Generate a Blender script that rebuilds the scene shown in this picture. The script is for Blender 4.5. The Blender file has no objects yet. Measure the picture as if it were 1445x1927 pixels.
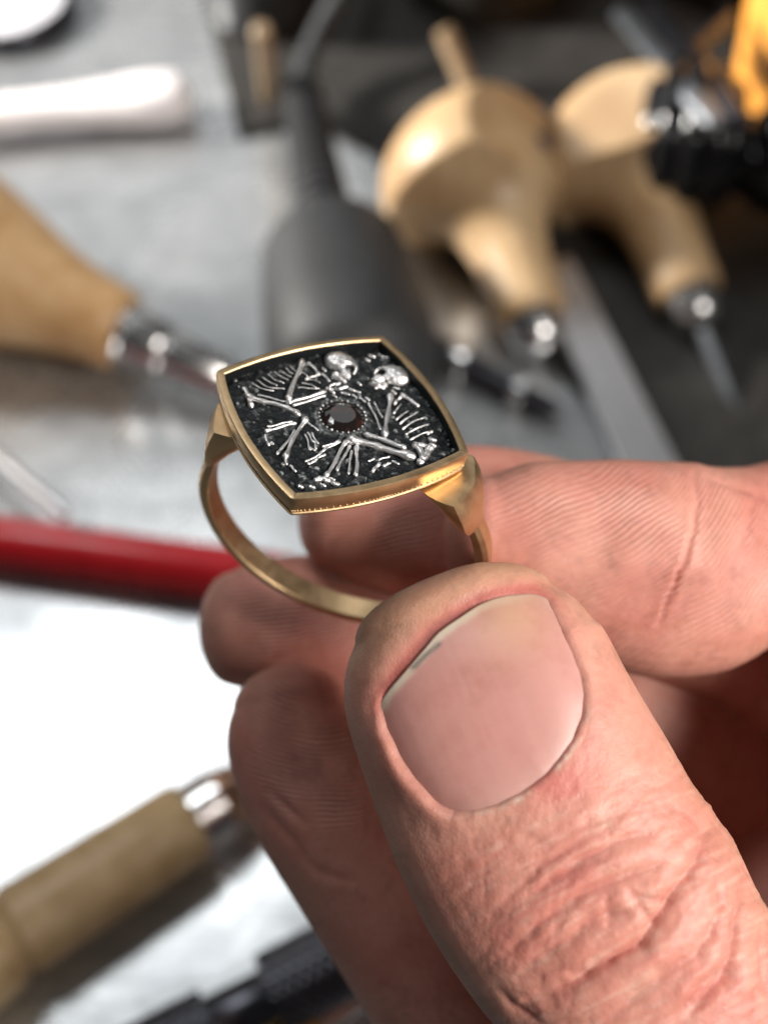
import bpy, bmesh, math, random
import numpy as np
from mathutils import Vector, Matrix
from mathutils.bvhtree import BVHTree

random.seed(7)
rng = np.random.default_rng(7)
S = bpy.context.scene
COL = S.collection

# ------------------------------------------------------------------ camera
FPX, CX, CY = 2326.0, 722.5, 963.5          # focal length and centre, in photo pixels (1445 x 1927)
PITCH = math.radians(55)
CAM = np.array([0.0, 0.0, 0.170])
RIGHT = np.array([1.0, 0, 0])
FWD = np.array([0, math.cos(PITCH), -math.sin(PITCH)])
UP = np.array([0, math.sin(PITCH), math.cos(PITCH)])
K = 0.86 * 0.001                            # hand and ring: nominal millimetres -> metres
FOCUS = 97.0 * K

cam_d = bpy.data.cameras.new('camera')
cam = bpy.data.objects.new('camera', cam_d)
COL.objects.link(cam)
S.camera = cam
cam.matrix_world = Matrix(((RIGHT[0], UP[0], -FWD[0], CAM[0]), (RIGHT[1], UP[1], -FWD[1], CAM[1]),
                           (RIGHT[2], UP[2], -FWD[2], CAM[2]), (0, 0, 0, 1)))
cam_d.sensor_fit = 'VERTICAL'
cam_d.sensor_height = 36
cam_d.lens = 36 * FPX / 1927
cam_d.clip_start = 0.005
cam_d.clip_end = 20
cam_d.dof.use_dof = True
cam_d.dof.focus_distance = FOCUS
cam_d.dof.aperture_fstop = 18.5

# ------------------------------------------------------------------ light
w = bpy.data.worlds.new('World')
S.world = w
w.use_nodes = True
w.node_tree.nodes['Background'].inputs[0].default_value = (0.95, 0.98, 1.0, 1)
w.node_tree.nodes['Background'].inputs[1].default_value = 0.04

def area(name, loc, target, sx, sy, power, color):
    l = bpy.data.lights.new(name, 'AREA')
    l.shape = 'RECTANGLE'
    l.size, l.size_y, l.energy, l.color = sx, sy, power, color
    o = bpy.data.objects.new(name, l)
    COL.objects.link(o)
    o.location = loc
    o.rotation_euler = (Vector(target) - Vector(loc)).to_track_quat('-Z', 'Y').to_euler()
    return o

bl = area('bench_lamp', (-0.36, 0.28, 0.185), (0.04, 0.25, 0.01), 0.06, 0.06, 0.50, (1.0, 0.96, 0.90))
bl.data.spread = math.radians(54)            # cone narrowed to light the tools and keep this lamp off the hand
area('ceiling_panel', (-0.25, 0.49, 0.98), (-0.02, 0.10, 0.0), 0.34, 0.24, 2.3, (0.96, 0.99, 1.0))
area('window_light', (-0.06, 1.02, 0.68), (0.0, 0.10, 0.05), 1.00, 0.30, 0.62, (0.97, 0.99, 1.0))
rl = area('room_lamp', (0.175, -0.040, 0.245), (0.014, 0.040, 0.082), 0.11, 0.11, 0.138, (1.0, 0.945, 0.89))
rl.data.spread = math.radians(62)

vs = S.view_settings
vs.view_transform = 'Standard'
vs.look = 'None'
vs.exposure = 0.18
vs.gamma = 1.0
S.render.film_transparent = False

# ------------------------------------------------------------------ coordinates
def hw(P):
    """nominal camera-space mm (x right, y down, z away) -> world metres"""
    P = np.asarray(P, float).reshape(-1, 3) * K
    return CAM + P[:, 0:1] * RIGHT - P[:, 1:2] * UP + P[:, 2:3] * FWD

def hp(x, y, d):
    """photo pixel + nominal depth -> nominal camera-space mm"""
    return np.array([(x - CX) / FPX * d, (y - CY) / FPX * d, d])

def proj(P):
    return np.c_[P[:, 0] / P[:, 2] * FPX + CX, P[:, 1] / P[:, 2] * FPX + CY]

def bp(x, y, h=0.0):
    """point at height h (mm) over the bench that stands behind a photo pixel, world mm"""
    d = FWD + (x - CX) / FPX * RIGHT - (y - CY) / FPX * UP
    t = (CAM[2] - h * 0.001) / -d[2]
    return (CAM + d * t) * 1000.0

# ------------------------------------------------------------------ material helpers
def mat(name):
    m = bpy.data.materials.new(name)
    m.use_nodes = True
    nt = m.node_tree
    return m, nt, nt.nodes['Principled BSDF']

def node(nt, t, **kw):
    n = nt.nodes.new(t)
    for k, v in kw.items():
        setattr(n, k, v)
    return n

def noise(nt, scale, detail=4, rough=0.5, vec=None, dist=0.0):
    n = node(nt, 'ShaderNodeTexNoise')
    n.inputs['Scale'].default_value = scale
    n.inputs['Detail'].default_value = detail
    n.inputs['Roughness'].default_value = rough
    n.inputs['Distortion'].default_value = dist
    if vec is None:
        g = nt.nodes.get('GEO') or node(nt, 'ShaderNodeNewGeometry', name='GEO')
        vec = g.outputs['Position']
    nt.links.new(vec, n.inputs['Vector'])
    return n

def ramp(nt, src, stops):
    r = node(nt, 'ShaderNodeValToRGB')
    el = r.color_ramp.elements
    while len(el) < len(stops):
        el.new(0.5)
    for e, (p, c) in zip(el, stops):
        e.position = p
        e.color = (*c, 1) if len(c) == 3 else c
    nt.links.new(src, r.inputs[0])
    return r

def maprange(nt, src, a, b, c, d):
    n = node(nt, 'ShaderNodeMapRange')
    for i, v in enumerate((a, b, c, d)):
        n.inputs[i + 1].default_value = v
    nt.links.new(src, n.inputs[0])
    return n.outputs[0]

def bump(nt, b, h, strength, dist, prev=None):
    n = node(nt, 'ShaderNodeBump')
    n.inputs['Strength'].default_value = strength
    n.inputs['Distance'].default_value = dist
    nt.links.new(h, n.inputs['Height'])
    if prev is not None:
        nt.links.new(prev, n.inputs['Normal'])
    nt.links.new(n.outputs[0], b.inputs['Normal'])
    return n.outputs[0]

def simple(name, col, rough=0.5, metal=0.0, var=0.12, scale=300, bumpd=0.0, coat=0.0):
    m, nt, b = mat(name)
    n = noise(nt, scale, 5, 0.6)
    c2 = tuple(min(1, c * (1 + var)) for c in col)
    c1 = tuple(c * (1 - var) for c in col)
    r = ramp(nt, n.outputs['Fac'], [(0.3, c1), (0.7, c2)])
    nt.links.new(r.outputs[0], b.inputs['Base Color'])
    nt.links.new(maprange(nt, n.outputs['Fac'], 0.3, 0.7, rough * 0.85, min(1, rough * 1.15)), b.inputs['Roughness'])
    b.inputs['Metallic'].default_value = metal
    b.inputs['Coat Weight'].default_value = coat
    if bumpd:
        bump(nt, b, n.outputs['Fac'], 0.6, bumpd)
    return m

def wood_mat(name, light, dark):
    m, nt, b = mat(name)
    tc = node(nt, 'ShaderNodeTexCoord')
    mp = node(nt, 'ShaderNodeMapping')
    mp.inputs['Scale'].default_value = (260, 260, 24)
    nt.links.new(tc.outputs['Object'], mp.inputs[0])
    n = noise(nt, 1.0, 6, 0.6, mp.outputs[0], 0.6)
    n2 = noise(nt, 60, 3)
    r = ramp(nt, n.outputs['Fac'], [(0.3, dark), (0.62, light)])
    mx = node(nt, 'ShaderNodeMix', data_type='RGBA', blend_type='MULTIPLY')
    mx.inputs[0].default_value = 0.85
    r2 = ramp(nt, n2.outputs['Fac'], [(0.3, (0.70, 0.61, 0.52)), (0.65, (1, 1, 1))])
    nt.links.new(r.outputs[0], mx.inputs[6])
    nt.links.new(r2.outputs[0], mx.inputs[7])
    nt.links.new(mx.outputs[2], b.inputs['Base Color'])
    b.inputs['Roughness'].default_value = 0.42
    bump(nt, b, n.outputs['Fac'], 0.3, 0.0003)
    return m

M = {}
M['beech'] = wood_mat('pale varnished beech', (0.63, 0.44, 0.25), (0.49, 0.32, 0.165))
M['honey'] = wood_mat('honey coloured wood', (0.66, 0.43, 0.22), (0.52, 0.30, 0.13))
M['boxwood'] = wood_mat('dull boxwood', (0.72, 0.52, 0.29), (0.56, 0.38, 0.19))
M['stick'] = wood_mat('weathered stick', (0.36, 0.26, 0.16), (0.26, 0.18, 0.10))
M['chrome'] = simple('polished steel', (0.80, 0.79, 0.78), 0.24, 1.0, 0.06, 900)
M['steel'] = simple('grey tool steel', (0.42, 0.44, 0.47), 0.34, 1.0, 0.15, 700)
M['white_steel'] = simple('bright satin steel', (0.86, 0.84, 0.85), 0.34, 1.0, 0.05, 500)
M['black_rubber'] = simple('black rubber', (0.018, 0.018, 0.020), 0.50, 0.0, 0.25, 800)
M['grey_grip'] = simple('charcoal soft plastic', (0.026, 0.027, 0.029), 0.58, 0.0, 0.2, 700)
M['black_gloss'] = simple('glossy black plastic', (0.008, 0.008, 0.009), 0.13, 0.0, 0.2, 500)
M['gunmetal'] = simple('blackened steel', (0.10, 0.10, 0.115), 0.33, 1.0, 0.25, 900)
M['red'] = simple('red lacquer', (0.43, 0.007, 0.013), 0.33, 0.0, 0.10, 200, 0, 0.3)
M['orange'] = simple('orange plastic', (0.85, 0.36, 0.06), 0.45, 0.0, 0.08, 90)
M['skin_glint'] = simple('skin reflection colour', (0.62, 0.36, 0.24), 0.32, 1.0, 0.15, 500)  # reddish metal colour imitating skin mirrored in steel
M['brass'] = simple('yellow brass', (0.75, 0.48, 0.12), 0.3, 1.0, 0.1, 500)
M['dark_rough'] = simple('rough dark brown', (0.020, 0.018, 0.016), 0.65, 0.0, 0.35, 260, 0.0004)
M['glass_white'] = simple('milky glass', (0.74, 0.73, 0.78), 0.25, 0.0, 0.05, 120)
M['white_plastic'] = simple('glossy white plastic', (0.84, 0.79, 0.80), 0.32, 0.0, 0.04, 150)
M['ink'] = simple('violet ink mark', (0.05, 0.03, 0.07), 0.6)

# bench: scuffed metal sheet
m, nt, b = mat('scuffed grey metal sheet')
n1 = noise(nt, 22, 6, 0.62, dist=0.8)
n2 = noise(nt, 140, 6, 0.7, dist=0.4)
r1 = ramp(nt, n1.outputs['Fac'], [(0.28, (0.46, 0.475, 0.49)), (0.5, (0.62, 0.635, 0.645)), (0.72, (0.76, 0.77, 0.77))])
r2 = ramp(nt, n2.outputs['Fac'], [(0.33, (0.62, 0.62, 0.62)), (0.55, (1, 1, 1))])
mx = node(nt, 'ShaderNodeMix', data_type='RGBA', blend_type='MULTIPLY')
mx.inputs[0].default_value = 0.55
gp = nt.nodes['GEO']
mpg = node(nt, 'ShaderNodeMapping'); mpg.inputs['Rotation'].default_value = (0, 0, 0.6); mpg.inputs['Scale'].default_value = (30, 900, 1)
nt.links.new(gp.outputs['Position'], mpg.inputs[0])
n3 = noise(nt, 1.0, 5, 0.7, mpg.outputs[0], 0.3)
nt.links.new(r1.outputs[0], mx.inputs[6]); nt.links.new(r2.outputs[0], mx.inputs[7])
mx3 = node(nt, 'ShaderNodeMix', data_type='RGBA', blend_type='MULTIPLY'); mx3.inputs[0].default_value = 0.6
r3 = ramp(nt, n3.outputs['Fac'], [(0.36, (0.6, 0.6, 0.6)), (0.5, (1, 1, 1))])
nt.links.new(mx.outputs[2], mx3.inputs[6]); nt.links.new(r3.outputs[0], mx3.inputs[7])
nt.links.new(mx3.outputs[2], b.inputs['Base Color'])
b.inputs['Metallic'].default_value = 0.80
nt.links.new(maprange(nt, n1.outputs['Fac'], 0.3, 0.7, 0.33, 0.23), b.inputs['Roughness'])
bump(nt, b, n2.outputs['Fac'], 0.25, 0.0003)
M['bench'] = m

# gold
m, nt, b = mat('satin yellow gold')
n1 = noise(nt, 900, 4, 0.6)
n2 = noise(nt, 5200, 3, 0.6)
r = ramp(nt, n1.outputs['Fac'], [(0.3, (0.60, 0.415, 0.225)), (0.7, (0.72, 0.52, 0.305))])
nt.links.new(r.outputs[0], b.inputs['Base Color'])
b.inputs['Metallic'].default_value = 1
nt.links.new(maprange(nt, n1.outputs['Fac'], 0.3, 0.7, 0.34, 0.46), b.inputs['Roughness'])
bump(nt, b, n2.outputs['Fac'], 0.18, 0.00004)
M['gold'] = m

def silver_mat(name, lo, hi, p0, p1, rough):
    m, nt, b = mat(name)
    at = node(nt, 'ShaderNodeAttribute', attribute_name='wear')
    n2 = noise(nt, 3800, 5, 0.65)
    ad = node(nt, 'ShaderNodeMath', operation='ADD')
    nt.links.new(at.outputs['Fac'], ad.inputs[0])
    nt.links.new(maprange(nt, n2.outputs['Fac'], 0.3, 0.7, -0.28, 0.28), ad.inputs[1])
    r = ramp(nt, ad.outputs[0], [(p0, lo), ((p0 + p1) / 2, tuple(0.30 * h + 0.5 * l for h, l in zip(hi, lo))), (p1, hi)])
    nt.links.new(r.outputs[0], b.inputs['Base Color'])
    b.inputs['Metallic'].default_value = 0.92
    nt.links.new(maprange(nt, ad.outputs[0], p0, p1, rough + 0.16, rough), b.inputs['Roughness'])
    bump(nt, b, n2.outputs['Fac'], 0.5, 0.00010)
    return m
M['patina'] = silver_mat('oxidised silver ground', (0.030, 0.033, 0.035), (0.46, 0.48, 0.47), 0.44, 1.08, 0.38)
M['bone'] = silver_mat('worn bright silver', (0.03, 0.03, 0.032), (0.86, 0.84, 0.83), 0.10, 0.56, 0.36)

m, nt, b = mat('smoky brown gemstone')
b.inputs['Base Color'].default_value = (0.030, 0.012, 0.008, 1)
b.inputs['Roughness'].default_value = 0.03
b.inputs['IOR'].default_value = 1.8
b.inputs['Transmission Weight'].default_value = 0.0
nz = noise(nt, 1500, 2)
rr = ramp(nt, nz.outputs['Fac'], [(0.50, (0.010, 0.007, 0.006)), (0.78, (0.05, 0.014, 0.007))])
nt.links.new(rr.outputs[0], b.inputs['Base Color'])
M['gem'] = m

# skin
def skin_mat(name, nail=False):
    m, nt, b = mat(name)
    def attr(n):
        a = node(nt, 'ShaderNodeAttribute', attribute_name=n)
        return a
    n1 = noise(nt, 330, 5, 0.6)
    n2 = noise(nt, 1700, 4, 0.6)
    tint = attr('tint')
    mx = node(nt, 'ShaderNodeMix', data_type='RGBA', blend_type='MULTIPLY')
    mx.inputs[0].default_value = 1.0
    r = ramp(nt, n1.outputs['Fac'], [(0.3, (0.90, 0.84, 0.80)), (0.5, (1, 0.98, 0.97)), (0.7, (1.0, 1.0, 0.98))])
    r2 = ramp(nt, n2.outputs['Fac'], [(0.3, (0.93, 0.89, 0.87)), (0.65, (1, 1, 1))])
    nt.links.new(tint.outputs['Color'], mx.inputs[6])
    nt.links.new(r.outputs[0], mx.inputs[7])
    mx2 = node(nt, 'ShaderNodeMix', data_type='RGBA', blend_type='MULTIPLY')
    mx2.inputs[0].default_value = 0.3 if nail else 1.0
    nt.links.new(mx.outputs[2], mx2.inputs[6]); nt.links.new(r2.outputs[0], mx2.inputs[7])
    nt.links.new(mx2.outputs[2], b.inputs['Base Color'])
    b.inputs['Subsurface Weight'].default_value = 0.22 if nail else 0.30
    b.inputs['Subsurface Radius'].default_value = (1.0, 0.32, 0.18)
    b.inputs['Subsurface Scale'].default_value = 0.0022
    b.inputs['Specular IOR Level'].default_value = 0.45
    if nail:
        nt.links.new(maprange(nt, n1.outputs['Fac'], 0.3, 0.7, 0.36, 0.46), b.inputs['Roughness'])
        bump(nt, b, n1.outputs['Fac'], 0.2, 0.0001)
        return m
    nt.links.new(maprange(nt, n2.outputs['Fac'], 0.3, 0.7, 0.46, 0.60), b.inputs['Roughness'])
    vo = node(nt, 'ShaderNodeTexVoronoi', feature='DISTANCE_TO_EDGE')
    vo.inputs['Scale'].default_value = 2700
    g = nt.nodes.get('GEO')
    nt.links.new(g.outputs['Position'], vo.inputs['Vector'])
    cl = maprange(nt, vo.outputs['Distance'], 0.0, 0.25, 0.0, 1.0)
    nm = bump(nt, b, cl, 0.26, 0.00004)
    nm = bump(nt, b, n2.outputs['Fac'], 0.30, 0.00012, nm)
    rid = attr('ridge')
    rm = attr('ridge_mask')
    sn = node(nt, 'ShaderNodeMath', operation='SINE')
    nt.links.new(rid.outputs['Fac'], sn.inputs[0])
    mu = node(nt, 'ShaderNodeMath', operation='MULTIPLY')
    nt.links.new(sn.outputs[0], mu.inputs[0]); nt.links.new(rm.outputs['Fac'], mu.inputs[1])
    bump(nt, b, mu.outputs[0], 1.0, 0.00009, nm)
    return m
M['skin'] = skin_mat('skin')
M['nail'] = skin_mat('fingernail', True)

# ------------------------------------------------------------------ object helpers
def tag(o, label=None, cat=None, group=None, kind=None):
    if label: o['label'] = label
    if cat: o['category'] = cat
    if group: o['group'] = group
    if kind: o['kind'] = kind
    return o

def thing(name, loc, label, cat, group=None):
    o = bpy.data.objects.new(name, None)
    COL.objects.link(o)
    o.location = loc
    o.empty_display_size = 0.005
    return tag(o, label, cat, group)

def root_loc(o):
    v = np.array(o.location)
    while o.parent:
        o = o.parent
        v = v + np.array(o.location)
    return v

def obj(name, verts, faces, material, parent=None, smooth=True, origin=None):
    """verts in world metres"""
    V = np.asarray(verts, float)
    base = root_loc(parent) if parent else np.zeros(3)
    org = np.asarray(origin, float) if origin is not None else (base if parent else V.mean(0))
    me = bpy.data.meshes.new(name)
    me.from_pydata((V - org).tolist(), [], faces)
    me.materials.append(M[material])
    if smooth:
        me.polygons.foreach_set('use_smooth', [True] * len(me.polygons))
    me.update()
    o = bpy.data.objects.new(name, me)
    COL.objects.link(o)
    if parent:
        o.parent = parent
    o.location = org - base
    return o

def sharp(o, deg=35):
    me = o.data
    bm = bmesh.new(); bm.from_mesh(me)
    for e in bm.edges:
        if len(e.link_faces) == 2 and e.calc_face_angle(0) > math.radians(deg):
            e.smooth = False
    bm.to_mesh(me); bm.free()
    return o

def frame(axis, hint=(0, 0, 1)):
    a = np.asarray(axis, float); a = a / np.linalg.norm(a)
    h = np.asarray(hint, float)
    u = h - a * (h @ a)
    if np.linalg.norm(u) < 1e-6:
        u = np.array([0, 1.0, 0]) - a * a[1]
    u = u / np.linalg.norm(u)
    return a, u, np.cross(a, u)

def loft(rings, closed=True, cap=True):
    """rings: list of (n,3) arrays -> verts, faces"""
    n = len(rings[0])
    V = np.vstack(rings)
    F = []
    for i in range(len(rings) - 1):
        for j in range(n if closed else n - 1):
            k = (j + 1) % n
            F.append((i * n + j, i * n + k, (i + 1) * n + k, (i + 1) * n + j))
    if cap:
        F.append(tuple(range(n - 1, -1, -1)))
        F.append(tuple((len(rings) - 1) * n + j for j in range(n)))
    return V, F

def lathe(name, A, B, prof, material, parent, seg=40, squash=None, mod=None, ang=40, unit=True):
    """turned part from A to B (world mm), prof = [(t, r)] with t in mm from A along AB"""
    A = np.asarray(A, float); B = np.asarray(B, float)
    a, u, v = frame(B - A)
    L = np.linalg.norm(B - A)
    rings = []
    th = np.linspace(0, 2 * np.pi, seg, endpoint=False)
    for t, r in prof:
        r = max(r, 0.02)
        su, sv = squash if squash else (1, 1)
        ring = A + a * t + r * (np.cos(th)[:, None] * u * su + np.sin(th)[:, None] * v * sv)
        rings.append(ring)
    if mod:
        rings = [mod(R, a, u, v, A) for R in rings]
    V, F = loft(rings)
    V = V * 0.001
    # object axis along its own z so that wood grain runs with the tool
    o = obj(name, V, F, material, parent)
    sharp(o, ang)
    return o

def smooth_prof(pts, n=60):
    t = np.array([p[0] for p in pts], float); r = np.array([p[1] for p in pts], float)
    # monotone-ish Catmull-Rom
    out = []
    for i in range(len(pts) - 1):
        p0, p1, p2, p3 = r[max(i - 1, 0)], r[i], r[i + 1], r[min(i + 2, len(r) - 1)]
        k = max(2, n // (len(pts) - 1))
        for s in np.linspace(0, 1, k, endpoint=False):
            v = 0.5 * (2 * p1 + (p2 - p0) * s + (2 * p0 - 5 * p1 + 4 * p2 - p3) * s * s + (3 * p1 - p0 - 3 * p2 + p3) * s ** 3)
            out.append((t[i] + (t[i + 1] - t[i]) * s, max(0.05, v)))
    out.append((t[-1], r[-1]))
    return out

def box_prism(name, poly, z0, z1, material, parent=None, bevel=0.0):
    """poly: list of world-mm xy; extruded between heights (mm)"""
    bm = bmesh.new()
    vs_ = [bm.verts.new((p[0] * 0.001, p[1] * 0.001, z0 * 0.001)) for p in poly]
    f = bm.faces.new(vs_)
    e = bmesh.ops.extrude_face_region(bm, geom=[f])
    for g in e['geom']:
        if isinstance(g, bmesh.types.BMVert):
            g.co.z = z1 * 0.001
    bmesh.ops.recalc_face_normals(bm, faces=bm.faces)
    if bevel:
        bmesh.ops.bevel(bm, geom=list(bm.edges), offset=bevel * 0.001, segments=3, affect='EDGES')
    V = np.array([v.co[:] for v in bm.verts])
    bm.verts.index_update()
    F = [tuple(v.index for v in f.verts) for f in bm.faces]
    bm.free()
    o = obj(name, V, F, material, parent)
    return sharp(o, 30)

# ------------------------------------------------------------------ bench surface
def quad(name, pts, material, z):
    o = obj(name, [(p[0] * 0.001, p[1] * 0.001, z * 0.001) for p in pts], [tuple(range(len(pts)))], material, smooth=False)
    return o
o = box_prism('bench_top', [(-600, -300), (600, -300), (600, 900), (-600, 900)], -8, 0, 'bench')
tag(o, 'scuffed grey metal sheet covering the workbench', None, kind='structure')

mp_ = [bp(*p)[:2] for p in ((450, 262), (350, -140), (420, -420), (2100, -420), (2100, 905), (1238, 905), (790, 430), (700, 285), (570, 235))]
o = box_prism('dark_sheet', mp_, 0.1, 1.6, 'dark_rough', bevel=0.4)  # thin dark sheet with an irregular outline over part of the bench
tag(o, 'thin dark brown sheet under the mushroom handles', 'mat')

# ------------------------------------------------------------------ tools on the bench
def axis_pts(p0, p1):
    A, B = bp(*p0), bp(*p1)
    return A, B, np.linalg.norm(B - A)

# left handle with chrome ferrule
A, B, L = axis_pts((232, 624, 10.5), (-120, 462, 17.6))
t = thing('wooden_handle_tool', A * 0.001 * [1, 1, 0], 'honey coloured bulbous wooden handle with bright chrome ferrule and steel rod', 'hand tool')
lathe('handle', A, B, smooth_prof([(0, 6.9), (1.2, 7.4), (8, 8.3), (16, 10.3), (25, 13.6), (34, 16.2), (44, 17.5), (56, 16.6), (64, 12), (68, 5), (69, 0.1)]), 'honey', t, ang=60)
fe = lathe('ferrule', A, A - (B - A), [(0, 5.4), (0.3, 5.7), (1.0, 5.7), (1.4, 5.0), (7.6, 5.0), (8.6, 4.4), (9.0, 3.4), (9.6, 3.4), (10.2, 4.2), (19.5, 3.9), (20.5, 3.1)], 'chrome', t)
lathe('rod', A, A - (B - A), [(20.3, 2.9), (27, 2.7), (34, 2.4), (35, 1.2), (42, 0.9)], 'steel', t)

# mushroom handles
def mushroom(name, p0, p1, label, cutdir, cut, ink, scale=1.0, rod=None):
    A, B, L = axis_pts(p0, p1)
    t = thing(name, A * 0.001 * [1, 1, 0], label, 'graver', 'wooden gravers with mushroom handles')
    pr = [(0, 6.3), (.02, 6.7), (.16, 6.8), (.30, 7.3), (.40, 8.7), (.47, 10.8), (.52, 13.4), (.546, 16.2), (.556, 18.8), (.575, 19.8), (.62, 20.0), (.70, 19.6), (.79, 17.9), (.87, 14.8), (.94, 10.4), (.985, 5.2), (1.0, 0.1)]
    pr = smooth_prof([(x * L, r * scale) for x, r in pr], 90)
    q = np.asarray(cutdir, float)
    a, u, v = frame(B - A)
    q = q - a * (q @ a); q /= np.linalg.norm(q)
    def mod(R, *_):
        s = (R - A) @ q
        ex = np.maximum(s - cut * scale, 0)
        return R - ex[:, None] * q * 0.97
    lathe('handle', A, B, pr, 'beech', t, seg=72, mod=mod, ang=55)
    lathe('ferrule', A, A - (B - A), [(0, 4.7), (.4, 5.0), (5.0, 4.6), (6.2, 3.6), (7.0, 2.2)], 'chrome', t)
    if rod:
        lathe('blade', A, A - (B - A), [(6.5, 1.9), (7.5, 1.7), (rod, 1.3), (rod + 4, 0.2)], 'steel', t, seg=6)
    if ink:
        c = A + a * L * ink[0] + q * (cut * scale + 0.30) + np.cross(a, q) * ink[1]
        lathe('ink_mark', c, c + q, [(0, 1.9), (0.12, 1.85), (0.2, 1.5)], 'ink', t, seg=14)
    return t
mushroom('mushroom_handle_graver', (1000, 598, 7.0), (868, 205, 19.5), 'pale wooden mushroom handle graver with a dark dot on its flat side', (0.75, -0.25, 0.75), 11.5, (0.68, 5.0), 1.0, None)
mushroom('mushroom_handle_graver', (1296, 556, 6.5), (1140, 170, 18.5), 'shaded wooden mushroom handle graver half hidden behind the black coiled cord', (-0.2, -0.5, 0.8), 15.0, None, 0.96, 26)

# handpiece
A, B, L = axis_pts((622, 462, 12.5), (690, 800, 15.0))
t = thing('rotary_handpiece', A * 0.001 * [1, 1, 0], 'charcoal rotary handpiece with black ribbed strain relief and cable', 'handpiece')
lathe('body', A, B, smooth_prof([(0, 6.5), (0.3, 9.5), (1.2, 11.9), (3, 12.9), (8, 13.5), (18, 14.3), (27, 14.6), (34, 13.6), (39, 10.0), (43, 5.0), (44, 2.0)]), 'grey_grip', t, ang=60)
C0 = bp(565, 165, 9.0)
Lr = np.linalg.norm(C0 - A)
pr = []
for i in range(14):
    s = i / 14 * Lr; rr_ = 5.6 - 1.4 * i / 14
    pr += [(s + 0.05, rr_), (s + Lr / 14 * 0.62, rr_ - 0.05), (s + Lr / 14 * 0.66, rr_ - 0.9), (s + Lr / 14 * 0.98, rr_ - 0.9)]
lathe('strain_relief', A, C0, pr, 'black_rubber', t, seg=28)

def tube(name, pts, r, material, parent, seg=14, taper=None):
    """world-mm polyline tube (Catmull-Rom smoothed)"""
    P = np.asarray(pts, float)
    out = []
    for i in range(len(P) - 1):
        p0, p1, p2, p3 = P[max(i - 1, 0)], P[i], P[i + 1], P[min(i + 2, len(P) - 1)]
        for s in np.linspace(0, 1, 8, endpoint=False):
            out.append(0.5 * (2 * p1 + (p2 - p0) * s + (2 * p0 - 5 * p1 + 4 * p2 - p3) * s * s + (3 * p1 - p0 - 3 * p2 + p3) * s ** 3))
    out.append(P[-1])
    out = np.array(out)
    th = np.linspace(0, 2 * np.pi, seg, endpoint=False)
    rings = []
    for i in range(len(out)):
        tn = out[min(i + 1, len(out) - 1)] - out[max(i - 1, 0)]
        a, u, v = frame(tn)
        rr_ = r if taper is None else r * (1 + (taper - 1) * i / (len(out) - 1))
        rings.append(out[i] + rr_ * (np.cos(th)[:, None] * u + np.sin(th)[:, None] * v))
    V, F = loft(rings)
    return obj(name, V * 0.001, F, material, parent)
tube('cable', [C0 - (C0 - A) / Lr * 1.5, bp(575, 120, 9), bp(605, 50, 12), bp(650, -30, 16), bp(690, -140, 14)], 2.2, 'grey_grip', t)

# steel pin vise next to the handpiece
A, B, L = axis_pts((830, 664, 3.4), (1052, 778, 2.6))
t = thing('pin_vise', A * 0.001 * [1, 1, 0], 'slim dark steel pin vise with two bright collars beside the handpiece', 'pin vise')
lathe('barrel', A, B, [(-6, 2.0), (-5.6, 2.8), (1.5, 2.9), (2.2, 2.5), (L * .52, 2.3), (L * .9, 2.0), (L, 1.0)], 'gunmetal', t)
lathe('collar', A, B, [(2.2, 3.1), (2.5, 3.3), (5.2, 3.3), (5.5, 3.0)], 'chrome', t)
lathe('collar', A, B, [(L * .62, 2.6), (L * .63, 2.9), (L * .71, 2.9), (L * .72, 2.5)], 'chrome', t)

# flat steel bar
A, B = bp(1046, 530, 1.7), bp(1228, 905, 1.7)
dd = (B - A)[:2] / np.linalg.norm((B - A)[:2]); pn = np.array([dd[1], -dd[0]])
poly = [A[:2] - pn * 4.2 - dd * 4, A[:2] + pn * 4.2 - dd * 4, B[:2] + pn * 4.6 + dd * 25, B[:2] - pn * 4.6 + dd * 25]
o = box_prism('flat_steel_bar', poly, 1.7, 4.0, 'white_steel', bevel=0.3)
tag(o, 'flat blue-grey steel bar lying beside the mushroom handle graver ferrule', 'steel bar')

# white spatula
A, B, L = axis_pts((-160, 228, 5.2), (366, 180, 5.2))
pr = smooth_prof([(0, 4.6), (L * .3, 4.6), (L * .55, 4.8), (L * .70, 5.8), (L * .84, 6.7), (L * .94, 6.2), (L * .985, 4.0), (L, 0.3)], 60)
t = thing('white_spatula', A * 0.001 * [1, 1, 0], 'glossy white spatula with rounded swollen end beside the dark sheet', 'spatula')
lathe('blade', A, B, pr, 'white_plastic', t, squash=(0.72, 1.0), ang=70)

# round dish at the back
c = bp(4, 22, 0)
t = thing('glass_dish', c * 0.001, 'round milky glass dish with dark rim behind the spatula', 'dish')
lathe('rim', c + [0, 0, .1], c + [0, 0, 9], [(0, 15.5), (0.4, 16.8), (4.0, 17.6), (4.6, 17.2), (4.2, 15.8), (2.6, 15.4)], 'gunmetal', t, seg=56)
lathe('dish_top', c + [0, 0, .1], c + [0, 0, 9], [(2.5, 15.3), (3.4, 15.1), (4.2, 10.0), (4.5, 0.1)], 'glass_white', t, seg=56)

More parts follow.
